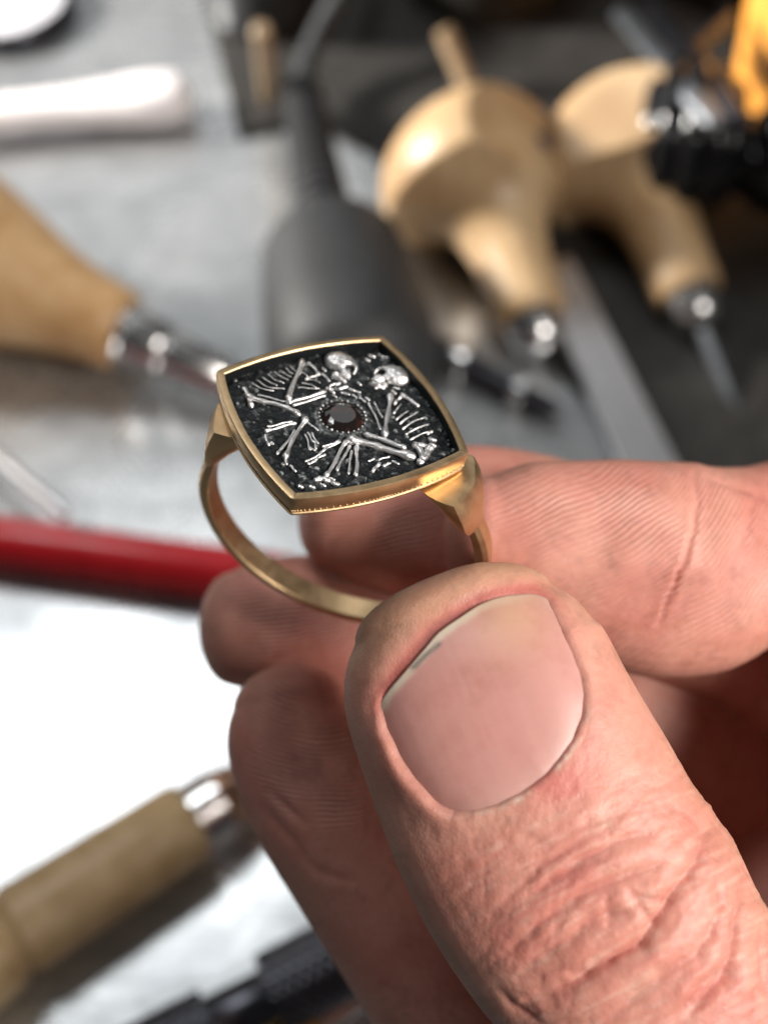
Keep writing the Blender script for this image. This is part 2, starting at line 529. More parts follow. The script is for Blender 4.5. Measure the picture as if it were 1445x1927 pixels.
# black jar with bright rim at the back
def jar(name, px, r, h, m1, m2, label, cat):
    c = bp(px[0], px[1], 1.7)
    t = thing(name, c * 0.001, label, cat)
    lathe('body', c, c + [0, 0, h], [(0, r * .94), (.6, r), (h - 3, r), (h - 2.2, r * .9)], m1, t, seg=48)
    lathe('lid', c, c + [0, 0, h], [(h - 2.6, r * .92), (h - 2.2, r * 1.02), (h - .4, r * 1.02), (h, r * .97), (h - .5, r * .85), (h - .6, .1)], m2, t, seg=48)
jar('black_jar', (500, 20), 12.5, 17, 'black_rubber', 'gunmetal', 'squat black jar with metal lid behind the handpiece cable', 'jar')
jar('dark_tin', (905, -40), 19, 22, 'dark_rough', 'black_rubber', 'wide dark tin behind the pale mushroom handle', 'tin')

def stick(p0, p1, r, label):
    A, B, L = axis_pts(p0, p1)
    o = lathe('wooden_stick', A, B, [(0, r * .7), (.5, r), (L - .5, r), (L, r * .7)], 'stick', None, seg=18)
    tag(o, label, 'stick')
stick((507, 185, 3.6), (492, 55, 30), 1.9, 'thin tan wooden stick leaning on the black jar')
stick((884, 172, 4), (835, 55, 14), 2.1, 'thin tan wooden stick behind the pale mushroom handle')

# black coiled cord, steel tongs, dark block, orange jar
A, B, L = axis_pts((1176, 246, 19), (1510, 306, 18))
a, u, v = frame(B - A)
hp_ = []
turns = 9
for i in range(turns * 12 + 1):
    q = i / (turns * 12)
    x = q * L
    rr_ = 3.0 + 10.0 * max(0, math.sin(math.pi * min(1, q / .66))) ** .5 if q < .66 else 3.0 + 5.5 * max(0, math.sin(math.pi * (q - .66) / .5)) ** .5
    th = q * turns * 2 * math.pi
    hp_.append(A + a * (x + .5 * math.sin(3 * th / turns)) + rr_ * (math.cos(th) * u + math.sin(th) * v))
o = tube('coiled_cord', hp_, 2.5, 'black_gloss', None, seg=12)
tag(o, 'glossy black coiled cord bunched up under the steel tongs', 'cord')

A, B, L = axis_pts((1190, 20, 27), (1372, 236, 33))
t = thing('steel_tongs', A * 0.001 * [1, 1, 0], 'dark steel tongs crossing over the black coiled cord', 'tongs')
a, u, v = frame(B - A)
lathe('arm', A - v * 3.2, B - v * 2.4, [(0, 1.6), (1, 2.4), (L * .8, 2.6), (L - 1, 2.0), (L, 0.6)], 'gunmetal', t, squash=(.7, 1))
lathe('arm', A + v * 2.6, B + v * 2.0, [(0, 1.6), (1, 2.2), (L * .8, 2.6), (L - 1, 2.0), (L, 0.6)], 'steel', t, squash=(.7, 1))
A2, B2, L2 = axis_pts((1290, 108, 27), (1372, 30, 27))
lathe('spring', A2, B2, [(0, 1.4), (L2, 1.4)], 'gunmetal', t)

poly = [bp(*p)[:2] for p in ((1050, -80, 0), (1380, 60, 0), (1480, -180, 0), (1120, -260, 0))]
o = box_prism('black_tool_block', poly, 1.7, 22, 'black_gloss', bevel=3)
tag(o, 'glossy black tool block behind the steel tongs', 'tool block')
c = bp(1518, 215, 1.7)
t = thing('orange_jar', c * 0.001, 'bright orange plastic jar behind the black coiled cord', 'jar')
lathe('body', c, c + [0, 0, 60], [(0, 15), (1, 16.5), (36, 19.5), (37, 19.0)], 'orange', t, seg=56)
lathe('lid', c, c + [0, 0, 60], [(36.8, 20.2), (37.2, 20.6), (44, 20.6), (45, 19.6), (45.2, .1)], 'orange', t, seg=56)

# red pen, needle
A, B, L = axis_pts((-90, 1008, 4.4), (470, 1086, 4.4))
t = thing('red_pen', A * 0.001 * [1, 1, 0], 'glossy red round pen barrel lying on the metal sheet', 'pen')
lathe('barrel', A, B, [(0, 4.35), (L + 6, 4.35), (L + 7, 4.0)], 'red', t)
lathe('tip_cone', A, B, [(L + 6.9, 3.9), (L + 16, 1.4), (L + 18, 0.5)], 'chrome', t)
A, B, L = axis_pts((-60, 815, 9.0), (128, 974, 9.8))
o = lathe('steel_scriber', A, B, [(0, 1.25), (L - 7, 1.25), (L - 1.2, 1.1), (L, 0.7)], 'white_steel', None, seg=20)
tag(o, 'thin bright steel scriber rod resting on the red pen', 'scriber')

# bottom-left handle
A, B, L = axis_pts((362, 1541, 6.8), (62, 1734, 6.8))
t = thing('wooden_handle_tool', A * 0.001 * [1, 1, 0], 'straight pale wooden handle with turned collar and ferrule with a painted coppery glint', 'hand tool')
lathe('handle', A, B, [(0, 5.3), (.6, 5.7), (10, 5.9), (24, 6.1), (25.5, 6.3), (26.5, 5.6), (27.6, 5.6), (28.6, 6.5)] + smooth_prof([(28.8, 6.6), (34, 7.4), (42, 7.9), (52, 7.2), (58, 4.5), (60, .2)], 30), 'boxwood', t, ang=35)
lathe('ferrule', A, A - (B - A), [(0, 4.6), (.3, 4.9), (4.4, 4.8), (4.8, 4.3)], 'chrome', t)
lathe('sleeve', A, A - (B - A), [(4.6, 4.2), (5.0, 4.4), (9.5, 3.3), (10.3, 2.4)], 'skin_glint', t)  # coppery colour stands in for the skin reflected in the steel ferrule
lathe('rod', A, A - (B - A), [(9.8, 1.5), (22, 1.3), (25, 0.3)], 'steel', t, seg=20)

# knurled tool at the bottom
A, B, L = axis_pts((250, 2010, 5.6), (660, 1796, 5.6))
t = thing('knurled_pin_vise', A * 0.001 * [1, 1, 0], 'blackened steel pin vise with knurled grips and narrow neck', 'pin vise')
def knurl(name, t0, t1, r):
    n = int((t1 - t0) / 0.35); seg = 64
    th = np.arange(seg)
    a, u, v = frame(B - A)
    rings = [A + a * t0 + 0 * u + (r * .8) * (np.cos(th / seg * 2 * np.pi)[:, None] * u + np.sin(th / seg * 2 * np.pi)[:, None] * v)]
    for i in range(n + 1):
        d = (np.abs(((th + i) % 4) - 2) + np.abs(((th - i) % 4) - 2)) * 0.09
        rr_ = r - 0.32 + d
        rings.append(A + a * (t0 + (t1 - t0) * i / n) + rr_[:, None] * (np.cos(th / seg * 2 * np.pi)[:, None] * u + np.sin(th / seg * 2 * np.pi)[:, None] * v))
    rings.append(A + a * t1 + (r * .8) * (np.cos(th / seg * 2 * np.pi)[:, None] * u + np.sin(th / seg * 2 * np.pi)[:, None] * v))
    V, F = loft(rings)
    return obj(name, V * .001, F, 'gunmetal', t, smooth=False)
knurl('grip', L * -.10, L * .36, 5.0)
lathe('neck', A, B, [(L * .35, 3.9), (L * .36, 3.7), (L * .62, 3.7), (L * .63, 3.9)], 'gunmetal', t)
knurl('grip', L * .62, L * 1.12, 5.6)

A, B, L = axis_pts((545, 1962, 3.2), (640, 1898, 3.2))
t = thing('brass_ended_punch', A * 0.001 * [1, 1, 0], 'small steel punch with yellow brass end beneath the knurled pin vise', 'punch')
lathe('brass_end', A, B, [(-4, 1.5), (-3, 2.8), (3.6, 3.0), (4.2, 2.6)], 'brass', t, seg=24)
lathe('shaft', A, B, [(4, 2.3), (L + 14, 2.3), (L + 16, 1.4)], 'chrome', t, seg=24)

# ------------------------------------------------------------------ the ring (nominal camera-space mm)
hc = np.array([-3.4904, -8.1589, 100.0])
e1 = np.array([0.94110, 0.31393, -0.12558]); e2 = np.array([0.31140, -0.66003, 0.68366]); en = np.array([0.13174, -0.68250, -0.71892])
rC = np.array([-3.6147, 1.1786, 109.0714])
r1 = np.array([0.94851, 0.29753, -0.10865]); rn = np.array([0.09807, -0.60203, -0.79243]); r2 = np.array([0.30119, -0.74097, 0.60021])
HD = 10.9                                   # half diagonal of the head

def head(u, v, z):
    return hc + np.outer(u, e1) + np.outer(v, e2) + np.outer(z, en)

def px_to_head(x, y, z):
    """pixel -> (u, v) on the head plane at height z"""
    d = np.array([(x - CX) / FPX, (y - CY) / FPX, 1.0])
    p0 = hc + en * z
    t = (p0 @ en) / (d @ en)
    q = d * t - hc
    return q @ e1, q @ e2

def cushion(inset=0.0, n=30, bulge=1.05, rc=0.55):
    """outline of the diamond-set cushion head, list of (u, v), counter-clockwise"""
    a = HD
    pts = []
    cs = [np.array([a, 0]), np.array([0, a]), np.array([-a, 0]), np.array([0, -a])]
    for i in range(4):
        p, q = cs[i], cs[(i + 1) % 4]
        m = (p + q) / 2
        nrm = m / np.linalg.norm(m)
        for s in (np.arange(n) + .5) / n:
            s = s + .10 * math.sin(4 * math.pi * s) * -.5 / 1.0
            pts.append(p + (q - p) * s + nrm * bulge * (1 - (2 * s - 1) ** 2))
    P = np.array(pts)
    # round the corners a little
    P = 0.25 * np.roll(P, 1, 0) + 0.5 * P + 0.25 * np.roll(P, -1, 0)
    if inset:
        tg = np.roll(P, -1, 0) - np.roll(P, 1, 0)
        tg /= np.linalg.norm(tg, axis=1)[:, None]
        P = P - np.c_[tg[:, 1], -tg[:, 0]] * inset
    return P

ring_base = hw(rC - rn * 13.4)[0]
ring = thing('gold_ring', ring_base, 'gold signet ring with oxidised silver skeleton relief and dark round gem', 'ring')
def hring(inset, z):
    P = cushion(inset)
    return hw(head(P[:, 0], P[:, 1], np.full(len(P), z)))
RIM, REC, THK = 0.66, 1.05, 2.0
prof = [(0.55, -THK), (0.30, -THK), (0.10, -THK + .10), (0.06, -1.72), (0.16, -1.66), (0.16, -1.32), (0.04, -1.26), (0.0, -0.9), (0.0, -0.10), (0.03, -0.03), (0.10, 0.0), (RIM - .06, 0.0), (RIM, -0.06), (RIM + .01, -0.16)]
V, F = loft([hring(i, z) for i, z in prof], cap=False)
nn = 120
F.append(tuple(range(nn)))
bez = obj('bezel', V, F, 'gold', ring)
sharp(bez, 28)
V, F = loft([hring(RIM + .008, -.13), hring(RIM + .03, -.3), hring(RIM + .03, -REC - .25)], cap=False)
wl = obj('recess_wall', V, F, 'patina', ring)
wl.data.attributes.new('wear', 'FLOAT', 'POINT').data.foreach_set('value', np.full(len(V), .12, np.float32))
# milgrain beads along the lower edge
P = cushion(0.16, n=46)
bm = bmesh.new()
for p in P:
    c = hw(head([p[0]], [p[1]], [-1.49]))[0]
    bmesh.ops.create_icosphere(bm, subdivisions=1, radius=0.105 * K, matrix=Matrix.Translation(Vector(c)))
V = np.array([v.co[:] for v in bm.verts]); bm.verts.index_update()
F = [tuple(v.index for v in f.verts) for f in bm.faces]; bm.free()
o = obj('milgrain_edge', V, F, 'gold', bez)
o['kind'] = 'stuff'

# --- value noise in numpy
def vnoise(x, y, seed=0):
    r = np.random.default_rng(seed).random((64, 64))
    xi = np.floor(x).astype(int); yi = np.floor(y).astype(int)
    fx = x - xi; fy = y - yi
    fx = fx * fx * (3 - 2 * fx); fy = fy * fy * (3 - 2 * fy)
    g = lambda i, j: r[i % 64, j % 64]
    return (g(xi, yi) * (1 - fx) + g(xi + 1, yi) * fx) * (1 - fy) + (g(xi, yi + 1) * (1 - fx) + g(xi + 1, yi + 1) * fx) * fy

# --- ground of the relief
PZ = -REC
def ground(u, v):
    h = 0.16 * (vnoise(u * 1.1 + 9, v * 1.1, 1) - .5) + 0.20 * (vnoise(u * 2.6, v * 2.6 + 7, 2) - .5) + 0.10 * (vnoise(u * 7.5, v * 7.5, 3) - .5)
    g = np.hypot(u - GU, v - GV)
    h = h * np.clip((g - 1.7) / .8, 0.15, 1) + 0.16 * np.exp(-((g - 2.15) / .32) ** 2) - 0.5 * (g < 1.55)
    return h
GU, GV = px_to_head(644, 785, PZ)
N = 210
inner = cushion(RIM - .02)
rmax = 12
ang_o = np.arctan2(inner[:, 1], inner[:, 0]); rad_o = np.hypot(inner[:, 0], inner[:, 1])
so = np.argsort(ang_o)
gx, gy = np.meshgrid(np.linspace(-1, 1, N), np.linspace(-1, 1, N), indexing='ij')
# square -> disc with even cells, then stretched to the cushion outline
rr_ = np.maximum(np.abs(gx), np.abs(gy)); aa = np.arctan2(gy, gx)
ro = np.interp(aa, ang_o[so], rad_o[so], period=2 * np.pi)
hyp = np.maximum(np.hypot(gx, gy), 1e-9)
U = gx / hyp * rr_ * ro; Vv = gy / hyp * rr_ * ro
hgt = ground(U, Vv)
# stones and soil between the bones
sp = np.stack([rng.uniform(-10, 10, 900), rng.uniform(-10, 10, 900), rng.uniform(.10, .26, 900)], 1)
for su, sv, sr in sp:
    if np.hypot(su - GU, sv - GV) < 2.3 and rng.random() < .2:
        continue
    dens = vnoise(np.array([su * .55 + 3]), np.array([sv * .55]), 8)[0]
    if rng.random() > dens * .62:
        continue
    k = ((U - su) ** 2 + (Vv - sv) ** 2) / sr ** 2
    msk = k < 1
    hgt[msk] = np.maximum(hgt[msk], sr * .75 * np.sqrt(1 - k[msk]) + 0.02)
verts = hw(head(U.ravel(), Vv.ravel(), PZ + hgt.ravel()))
F = [(i * N + j, (i + 1) * N + j, (i + 1) * N + j + 1, i * N + j + 1) for i in range(N - 1) for j in range(N - 1)]
plate = obj('relief_plate', verts, F, 'patina', ring)
a_ = plate.data.attributes.new('wear', 'FLOAT', 'POINT')
a_.data.foreach_set('value', np.clip((hgt.ravel() + 0.10) / 0.34, 0, 1).astype(np.float32))

def Z2(x, y, z=PZ + .1):
    return np.array(px_to_head(400 + x / 2.89, 610 + y / 2.89, z))

def wear_attr(o, val):
    a = o.data.attributes.new('wear', 'FLOAT', 'POINT')
    a.data.foreach_set('value', np.asarray(val, np.float32))

def bone(name, pts, r, knob=1.35, lift=0.10, arch=0.0, wear=0.75, seg=8, thin_end=False):
    """bone lying on the relief, pts in zoomed photo coordinates"""
    P = np.array([Z2(*p) for p in pts])
    out = []
    for i in range(len(P) - 1):
        p0, p1, p2, p3 = P[max(i - 1, 0)], P[i], P[i + 1], P[min(i + 2, len(P) - 1)]
        for s in np.linspace(0, 1, 7, endpoint=False):
            out.append(0.5 * (2 * p1 + (p2 - p0) * s + (2 * p0 - 5 * p1 + 4 * p2 - p3) * s * s + (3 * p1 - p0 - 3 * p2 + p3) * s ** 3))
    out.append(P[-1]); out = np.array(out)
    n = len(out); s = np.linspace(0, 1, n)
    L = np.sum(np.linalg.norm(np.diff(out, axis=0), axis=1))
    acc = np.r_[0, np.cumsum(np.linalg.norm(np.diff(out, axis=0), axis=1))]
    ee = np.minimum(acc, L - acc) / max(r * 2.2, 1e-6)
    rad = (.98 if r > .16 else .86) * r * (0.88 + (knob - 0.88) * np.exp(-(ee * 1.5 - .5) ** 2) + 0.12 * np.sin(s * 13 + P[0, 0] * 5) + .08 * np.sin(s * 29 + P[0, 1] * 9))
    if thin_end:
        rad *= 1 - 0.45 * s
    z = PZ + .62 * lift + arch * np.sin(np.pi * s) + .02 * np.sin(s * 9 + P[0, 1] * 3)
    out = out + np.c_[-np.gradient(out, axis=0)[:, 1], np.gradient(out, axis=0)[:, 0]] * (.16 * np.sin(s * 6.3 + P[0, 0] * 7))[:, None]
    th = np.linspace(0, 2 * np.pi, seg, endpoint=False)
    rings = []
    tg = np.gradient(out, axis=0); tg /= np.linalg.norm(tg, axis=1)[:, None] + 1e-9
    pu = np.c_[-tg[:, 1], tg[:, 0]]
    def ringat(i, k, ext):
        c = out[i] + tg[i] * ext
        return np.c_[c[0] + np.cos(th) * rad[i] * k * pu[i, 0], c[1] + np.cos(th) * rad[i] * k * pu[i, 1], z[i] + np.sin(th) * rad[i] * k]
    rings.append(ringat(0, .15, -rad[0] * .95)); rings.append(ringat(0, .7, -rad[0] * .65))
    for i in range(n):
        rings.append(ringat(i, 1, 0))
    rings.append(ringat(n - 1, .7, rad[-1] * .65)); rings.append(ringat(n - 1, .15, rad[-1] * .95))
    V, F = loft(rings)
    Wd = hw(head(V[:, 0], V[:, 1], V[:, 2]))
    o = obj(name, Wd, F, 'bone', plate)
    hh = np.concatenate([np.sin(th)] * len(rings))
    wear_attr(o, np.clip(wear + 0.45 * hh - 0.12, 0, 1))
    return o

# limbs: left figure
bone('arm_bone', [(486, 205), (450, 305), (413, 408)], .235, 1.5, .26)
bone('forearm_bone', [(420, 428), (510, 398), (612, 368)], .17, 1.2, .16)
bone('forearm_bone', [(440, 441), (520, 418), (612, 390)], .13, 1.2, .12)
bone('collar_bone', [(522, 212), (553, 240), (578, 275)], .15, 1.4, .16)
bone('collar_bone', [(578, 275), (545, 285), (510, 298)], .12, 1.3, .14)
bone('shoulder_blade', [(598, 272), (617, 288), (632, 308)], .12, 1.3, .14)
bone('thigh_bone', [(185, 392), (250, 418), (340, 436), (410, 462), (466, 496)], .25, 1.35, .24)
bone('thigh_bone', [(250, 386), (340, 405), (425, 430)], .12, 1.2, .10, wear=.45)
bone('pelvis_bone', [(172, 352), (190, 382), (200, 420), (212, 446)], .24, 1.1, .12, wear=.55)
bone('shin_bone', [(506, 520), (470, 575), (430, 645), (395, 722)], .20, 1.6, .20)
bone('shin_bone', [(448, 580), (405, 640), (352, 706)], .15, 1.3, .14)
bone('shin_bone', [(290, 582), (370, 560), (448, 540)], .16, 1.3, .16)
bone('shin_bone', [(300, 556), (370, 540), (432, 528)], .11, 1.2, .10, wear=.5)
bone('foot_bone', [(288, 605), (292, 630), (305, 655)], .16, 1.3, .12)
bone('foot_bone', [(318, 640), (330, 652)], .14, 1.1, .12)
bone('foot_bone', [(398, 740), (402, 760)], .16, 1.2, .12)
bone('foot_bone', [(425, 770), (450, 800)], .15, 1.2, .12, wear=.55)
for a, b_ in (((505, 600), (532, 682)), ((540, 590), (572, 648)), ((520, 590), (548, 640)), ((556, 640), (562, 676)), ((528, 672), (556, 686)), ((525, 540), (572, 575))):
    bone('finger_bone', [a, b_], .11, 1.3, .12, wear=.6)
for a, b_ in (((508, 748), (592, 700)), ((558, 738), (612, 708)), ((580, 702), (692, 638)), ((520, 760), (560, 745)), ((600, 665), (660, 648))):
    bone('finger_bone', [a, b_], .12, 1.3, .12, wear=.6)
# ribs: left figure
for pts in ([(218, 322), (262, 352), (335, 362)], [(240, 302), (295, 343), (392, 352)], [(272, 288), (315, 322), (350, 333)], [(304, 274), (340, 308), (388, 318)],
            [(338, 260), (372, 290), (412, 302)], [(368, 250), (396, 276), (428, 286)], [(396, 238), (416, 262), (438, 270)], [(424, 229), (440, 250), (452, 258)],
            [(478, 262), (498, 272), (515, 282)], [(490, 322), (530, 332), (566, 346)], [(470, 346), (525, 352), (584, 352)], [(505, 305), (545, 305), (585, 318)]):
    bone('rib', pts, .088, 1.1, .13, .10, .62, 7, True)
# limbs: right figure
bone('arm_bone', [(962, 395), (952, 500), (934, 602)], .225, 1.5, .26)
bone('forearm_bone', [(850, 430), (882, 500), (914, 572)], .13, 1.2, .14, wear=.6)
bone('forearm_bone', [(880, 428), (900, 465), (922, 505)], .11, 1.2, .12, wear=.55)
bone('collar_bone', [(1030, 388), (1072, 412), (1112, 444)], .20, 1.2, .18)
bone('collar_bone', [(990, 434), (1006, 412), (1026, 394)], .14, 1.2, .16)
bone('thigh_bone', [(755, 634), (860, 662), (970, 694), (1082, 726)], .34, 1.25, .30, wear=.9)
bone('thigh_bone', [(832, 600), (930, 634), (1040, 672)], .25, 1.1, .20, wear=.6)
bone('shin_bone', [(728, 640), (675, 728), (618, 826)], .19, 1.3, .20)
bone('shin_bone', [(746, 662), (712, 725), (678, 795)], .15, 1.2, .14, wear=.5)
bone('shin_bone', [(784, 664), (784, 740), (778, 822)], .18, 1.3, .18)
bone('shin_bone', [(756, 690), (748, 750), (738, 812)], .14, 1.2, .14, wear=.55)
bone('shin_bone', [(690, 632), (640, 660), (602, 690)], .14, 1.2, .14, wear=.6)
bone('foot_bone', [(562, 848), (594, 843), (628, 852)], .24, 1.1, .18, wear=.85)
bone('foot_bone', [(652, 866), (684, 872)], .19, 1.1, .14)
bone('foot_bone', [(590, 872), (612, 880)], .15, 1.1, .14)
bone('foot_bone', [(466, 880), (486, 888)], .2, 1.0, .14)
bone('foot_bone', [(532, 884), (550, 890)], .17, 1.0, .14)
bone('foot_bone', [(640, 838), (660, 846)], .14, 1.0, .14)
bone('pelvis_bone', [(1098, 664), (1128, 690), (1140, 735)], .30, 1.0, .24, wear=.9)
bone('pelvis_bone', [(1180, 676), (1160, 712), (1128, 758)], .34, 1.0, .22, wear=.9)
bone('pelvis_bone', [(1100, 662), (1140, 660), (1184, 680)], .26, 1.0, .22, wear=.85)
bone('vertebra', [(1178, 628), (1208, 634)], .20, 1.0, .2, wear=.85)
bone('vertebra', [(1184, 658), (1204, 664)], .19, 1.0, .2)
bone('vertebra', [(1168, 598), (1192, 585)], .15, 1.0, .18)
for pts in ([(986, 486), (1004, 462), (1026, 436)], [(998, 520), (1030, 498), (1062, 474)], [(1020, 542), (1068, 508), (1118, 478)], [(1032, 570), (1086, 538), (1146, 510)],
            [(1052, 602), (1110, 570), (1176, 544)], [(1074, 630), (1128, 606), (1192, 582)]):
    bone('rib', pts, .125, 1.1, .16, .10, .72, 7, True)
# neck and scattered small bones between the skulls and the gem
for a, b_ in (((622, 348), (650, 356)), ((640, 362), (660, 372)), ((690, 352), (730, 340)), ((668, 330), (690, 322)), ((742, 352), (768, 362)), ((790, 318), (806, 330)), ((905, 318), (888, 350)),
              ((985, 345), (1012, 352)), ((978, 362), (992, 376)), ((700, 372), (742, 382)), ((760, 385), (782, 398)), ((800, 400), (826, 420)), ((832, 400), (850, 412)), ((640, 335), (662, 325)),
              ((655, 385), (672, 396)), ((780, 365), (800, 372)), ((600, 240), (612, 252)), ((870, 800), (905, 760)), ((905, 735), (960, 720)), ((850, 745), (880, 730)), ((930, 770), (965, 755)), ((980, 745), (1010, 760)),
              ((850, 170), (880, 178)), ((905, 165), (925, 178)), ((940, 180), (960, 186)), ((832, 190), (850, 200))):
    bone('small_bone', [a, b_], float(rng.uniform(.10, .17)), 1.15, .12, wear=float(rng.uniform(.45, .75)), seg=7)

# skulls as carved high relief
def skull(c, size, ang, flip, label):
    """side view skull in relief; local x towards the face, y towards the crown"""
    n = 74
    x, y = np.meshgrid(np.linspace(-1.15, 1.25, n), np.linspace(-1.35, 1.05, n), indexing='ij')
    def ell(cx, cy, rx, ry, h):
        k = 1 - ((x - cx) / rx) ** 2 - ((y - cy) / ry) ** 2
        return h * np.sqrt(np.clip(k, 0, None)) - 0.9 * (k < 0)
    h = ell(-.15, .25, .92, .74, .80)
    h = np.maximum(h, ell(.42, .12, .56, .55, .66))          # brow and forehead
    h = np.maximum(h, ell(.55, -.30, .40, .42, .52))         # cheek and upper jaw
    h = np.maximum(h, ell(.78, -.22, .20, .30, .36))         # nose bridge
    h = np.maximum(h, ell(.18, -.34, .42, .13, .52))         # cheek bone
    h = np.maximum(h, ell(.62, -.66, .34, .12, .40))         # teeth row
    jaw = ell(.50, -1.02, .46, .16, .44)
    jaw = np.maximum(jaw, ell(.10, -.80, .17, .36, .36))
    h = np.maximum(h, jaw)
    def dig(cx, cy, rx, ry, d):
        k = ((x - cx) / rx) ** 2 + ((y - cy) / ry) ** 2
        return d * np.exp(-k ** 2 * .9)
    h = h - dig(.60, -.02, .25, .23, .60) - dig(.90, -.30, .11, .15, .34) - dig(.42, -.83, .30, .055, .22) - dig(.02, -.50, .22, .12, .14) - dig(-.05, .05, .3, .1, .05)
    for k in range(5):
        h = h - dig(.40 + k * .10, -.68, .022, .10, .10)
    h = h + .10 * (vnoise(x * 4 + 3 + c[0], y * 4 + 9, 5) - .5) + .06 * (vnoise(x * 9 + 3 + c[0], y * 9 + 9, 6) - .5)
    ca, sa = math.cos(ang), math.sin(ang)
    lx = x * (-1 if flip else 1)
    cu, cv = Z2(*c, PZ + .5)
    u = cu + size * (ca * lx - sa * y); v = cv + size * (sa * lx + ca * y)
    z = PZ - .05 + size * .60 * np.clip(h, -.06, 1)
    keep = h > -.05
    Wd = hw(head(u.ravel(), v.ravel(), z.ravel()))
    F = []
    for i in range(n - 1):
        for j in range(n - 1):
            if keep[i, j] or keep[i + 1, j] or keep[i, j + 1] or keep[i + 1, j + 1]:
                q = (i * n + j, (i + 1) * n + j, (i + 1) * n + j + 1, i * n + j + 1)
                F.append(q if not flip else q[::-1])
    us = sorted({i for f in F for i in f}); mp = {a: k for k, a in enumerate(us)}
    o = obj('skull', Wd[us], [tuple(mp[i] for i in f) for f in F], 'bone', plate)
    hv = np.clip(h.ravel()[us] / .55, -.2, 1)
    lap = h - .25 * (np.roll(h, 4, 0) + np.roll(h, -4, 0) + np.roll(h, 4, 1) + np.roll(h, -4, 1))
    sock = dig(.60, -.02, .24, .22, 1) + dig(.90, -.30, .11, .15, 1) + dig(.42, -.83, .30, .055, .8)
    wear_attr(o, np.clip(.34 + .42 * hv + 2.2 * lap.ravel()[us] - 1.2 * sock.ravel()[us], -.4, 1))
    o['label'] = label
    return o
skull((698, 206), 1.56, math.radians(-8), False, 'skull turned to face the other skull')
skull((972, 268), 1.56, math.radians(0), True, 'skull lying in profile')

# gem
def hpt(u, v, z):
    return hw(head(np.atleast_1d(u), np.atleast_1d(v), np.atleast_1d(z)))
GR = 1.80
rings = []
gz = PZ + .02
def gring(r, z, off, n=16):
    th = np.arange(n) / n * 2 * np.pi + off
    return hpt(GU + r * np.cos(th), GV + r * np.sin(th), np.full(n, gz + z))
V, F = loft([gring(.15, -1.0, 0), gring(GR, -.05, 0), gring(GR, .02, 0)], cap=False)
n = 16
cr = [gring(GR, .02, 0), gring(GR * .80, .22, math.pi / 16), gring(GR * .60, .36, 0, 16)]
Vc = np.vstack(cr)
Fc = []
for i in range(2):
    for j in range(n):
        k = (j + 1) % n
        a0, a1, b0, b1 = i * n + j, i * n + k, (i + 1) * n + j, (i + 1) * n + k
        if i == 0:
            Fc += [(a0, a1, b0), (a1, b1, b0)]
        else:
            Fc += [(a0, a1, b1), (a0, b1, b0)]
Fc.append(tuple(2 * n + j for j in range(n)))
off = len(V)
gem = obj('gemstone', np.vstack([V, Vc]), list(F) + [tuple(i + off for i in f) for f in Fc], 'gem', ring, smooth=False)
# grains holding the gem
for k in range(26):
    th = k / 26 * 2 * math.pi
    c = hpt(GU + (GR + .13) * math.cos(th), GV + (GR + .13) * math.sin(th), PZ + .12)[0]
    if k == 0:
        bm = bmesh.new(); bmesh.ops.create_icosphere(bm, subdivisions=2, radius=.11 * K)
        gm = bpy.data.meshes.new('setting_grain'); bm.to_mesh(gm); bm.free()
        gm.materials.append(M['bone'])
        gm.polygons.foreach_set('use_smooth', [True] * len(gm.polygons))
        at_ = gm.attributes.new('wear', 'FLOAT', 'POINT'); at_.data.foreach_set('value', np.full(len(gm.vertices), .40, np.float32))
    g = bpy.data.objects.new('setting_grain', gm); COL.objects.link(g)
    g.parent = plate
    g.location = c - root_loc(plate)
    g.scale = [float(rng.uniform(.7, 1.25))] * 3

# shank
RO, RI, WD = 13.47, 12.25, 2.3
def shank_ring(al, ro=RO, ri=RI, wd=WD):
    """cross-section at angle al measured from +r1 towards -rn (downwards)"""
    dr = math.cos(al) * r1 - math.sin(al) * rn
    h = wd / 2
    pts = [(ri + .06, -h), (ro - .42, -h), (ro - .10, -h * .62), (ro, 0), (ro - .10, h * .62), (ro - .42, h), (ri + .06, h), (ri, h - .12), (ri, -h + .12)]
    return hw(np.array([rC + dr * r + r2 * z for r, z in pts]))
als = np.radians(np.linspace(-32, 202, 110))
rings = []
for al in als:
    d = min(al - als[0], als[-1] - al)
    k = math.exp(-(d / .18) ** 2)
    rings.append(shank_ring(al, RO - .12 * k, RI + .05 * k, WD - .25 * k))
V, F = loft(rings)
o = obj('shank', V, F, 'gold', ring); sharp(o, 24)

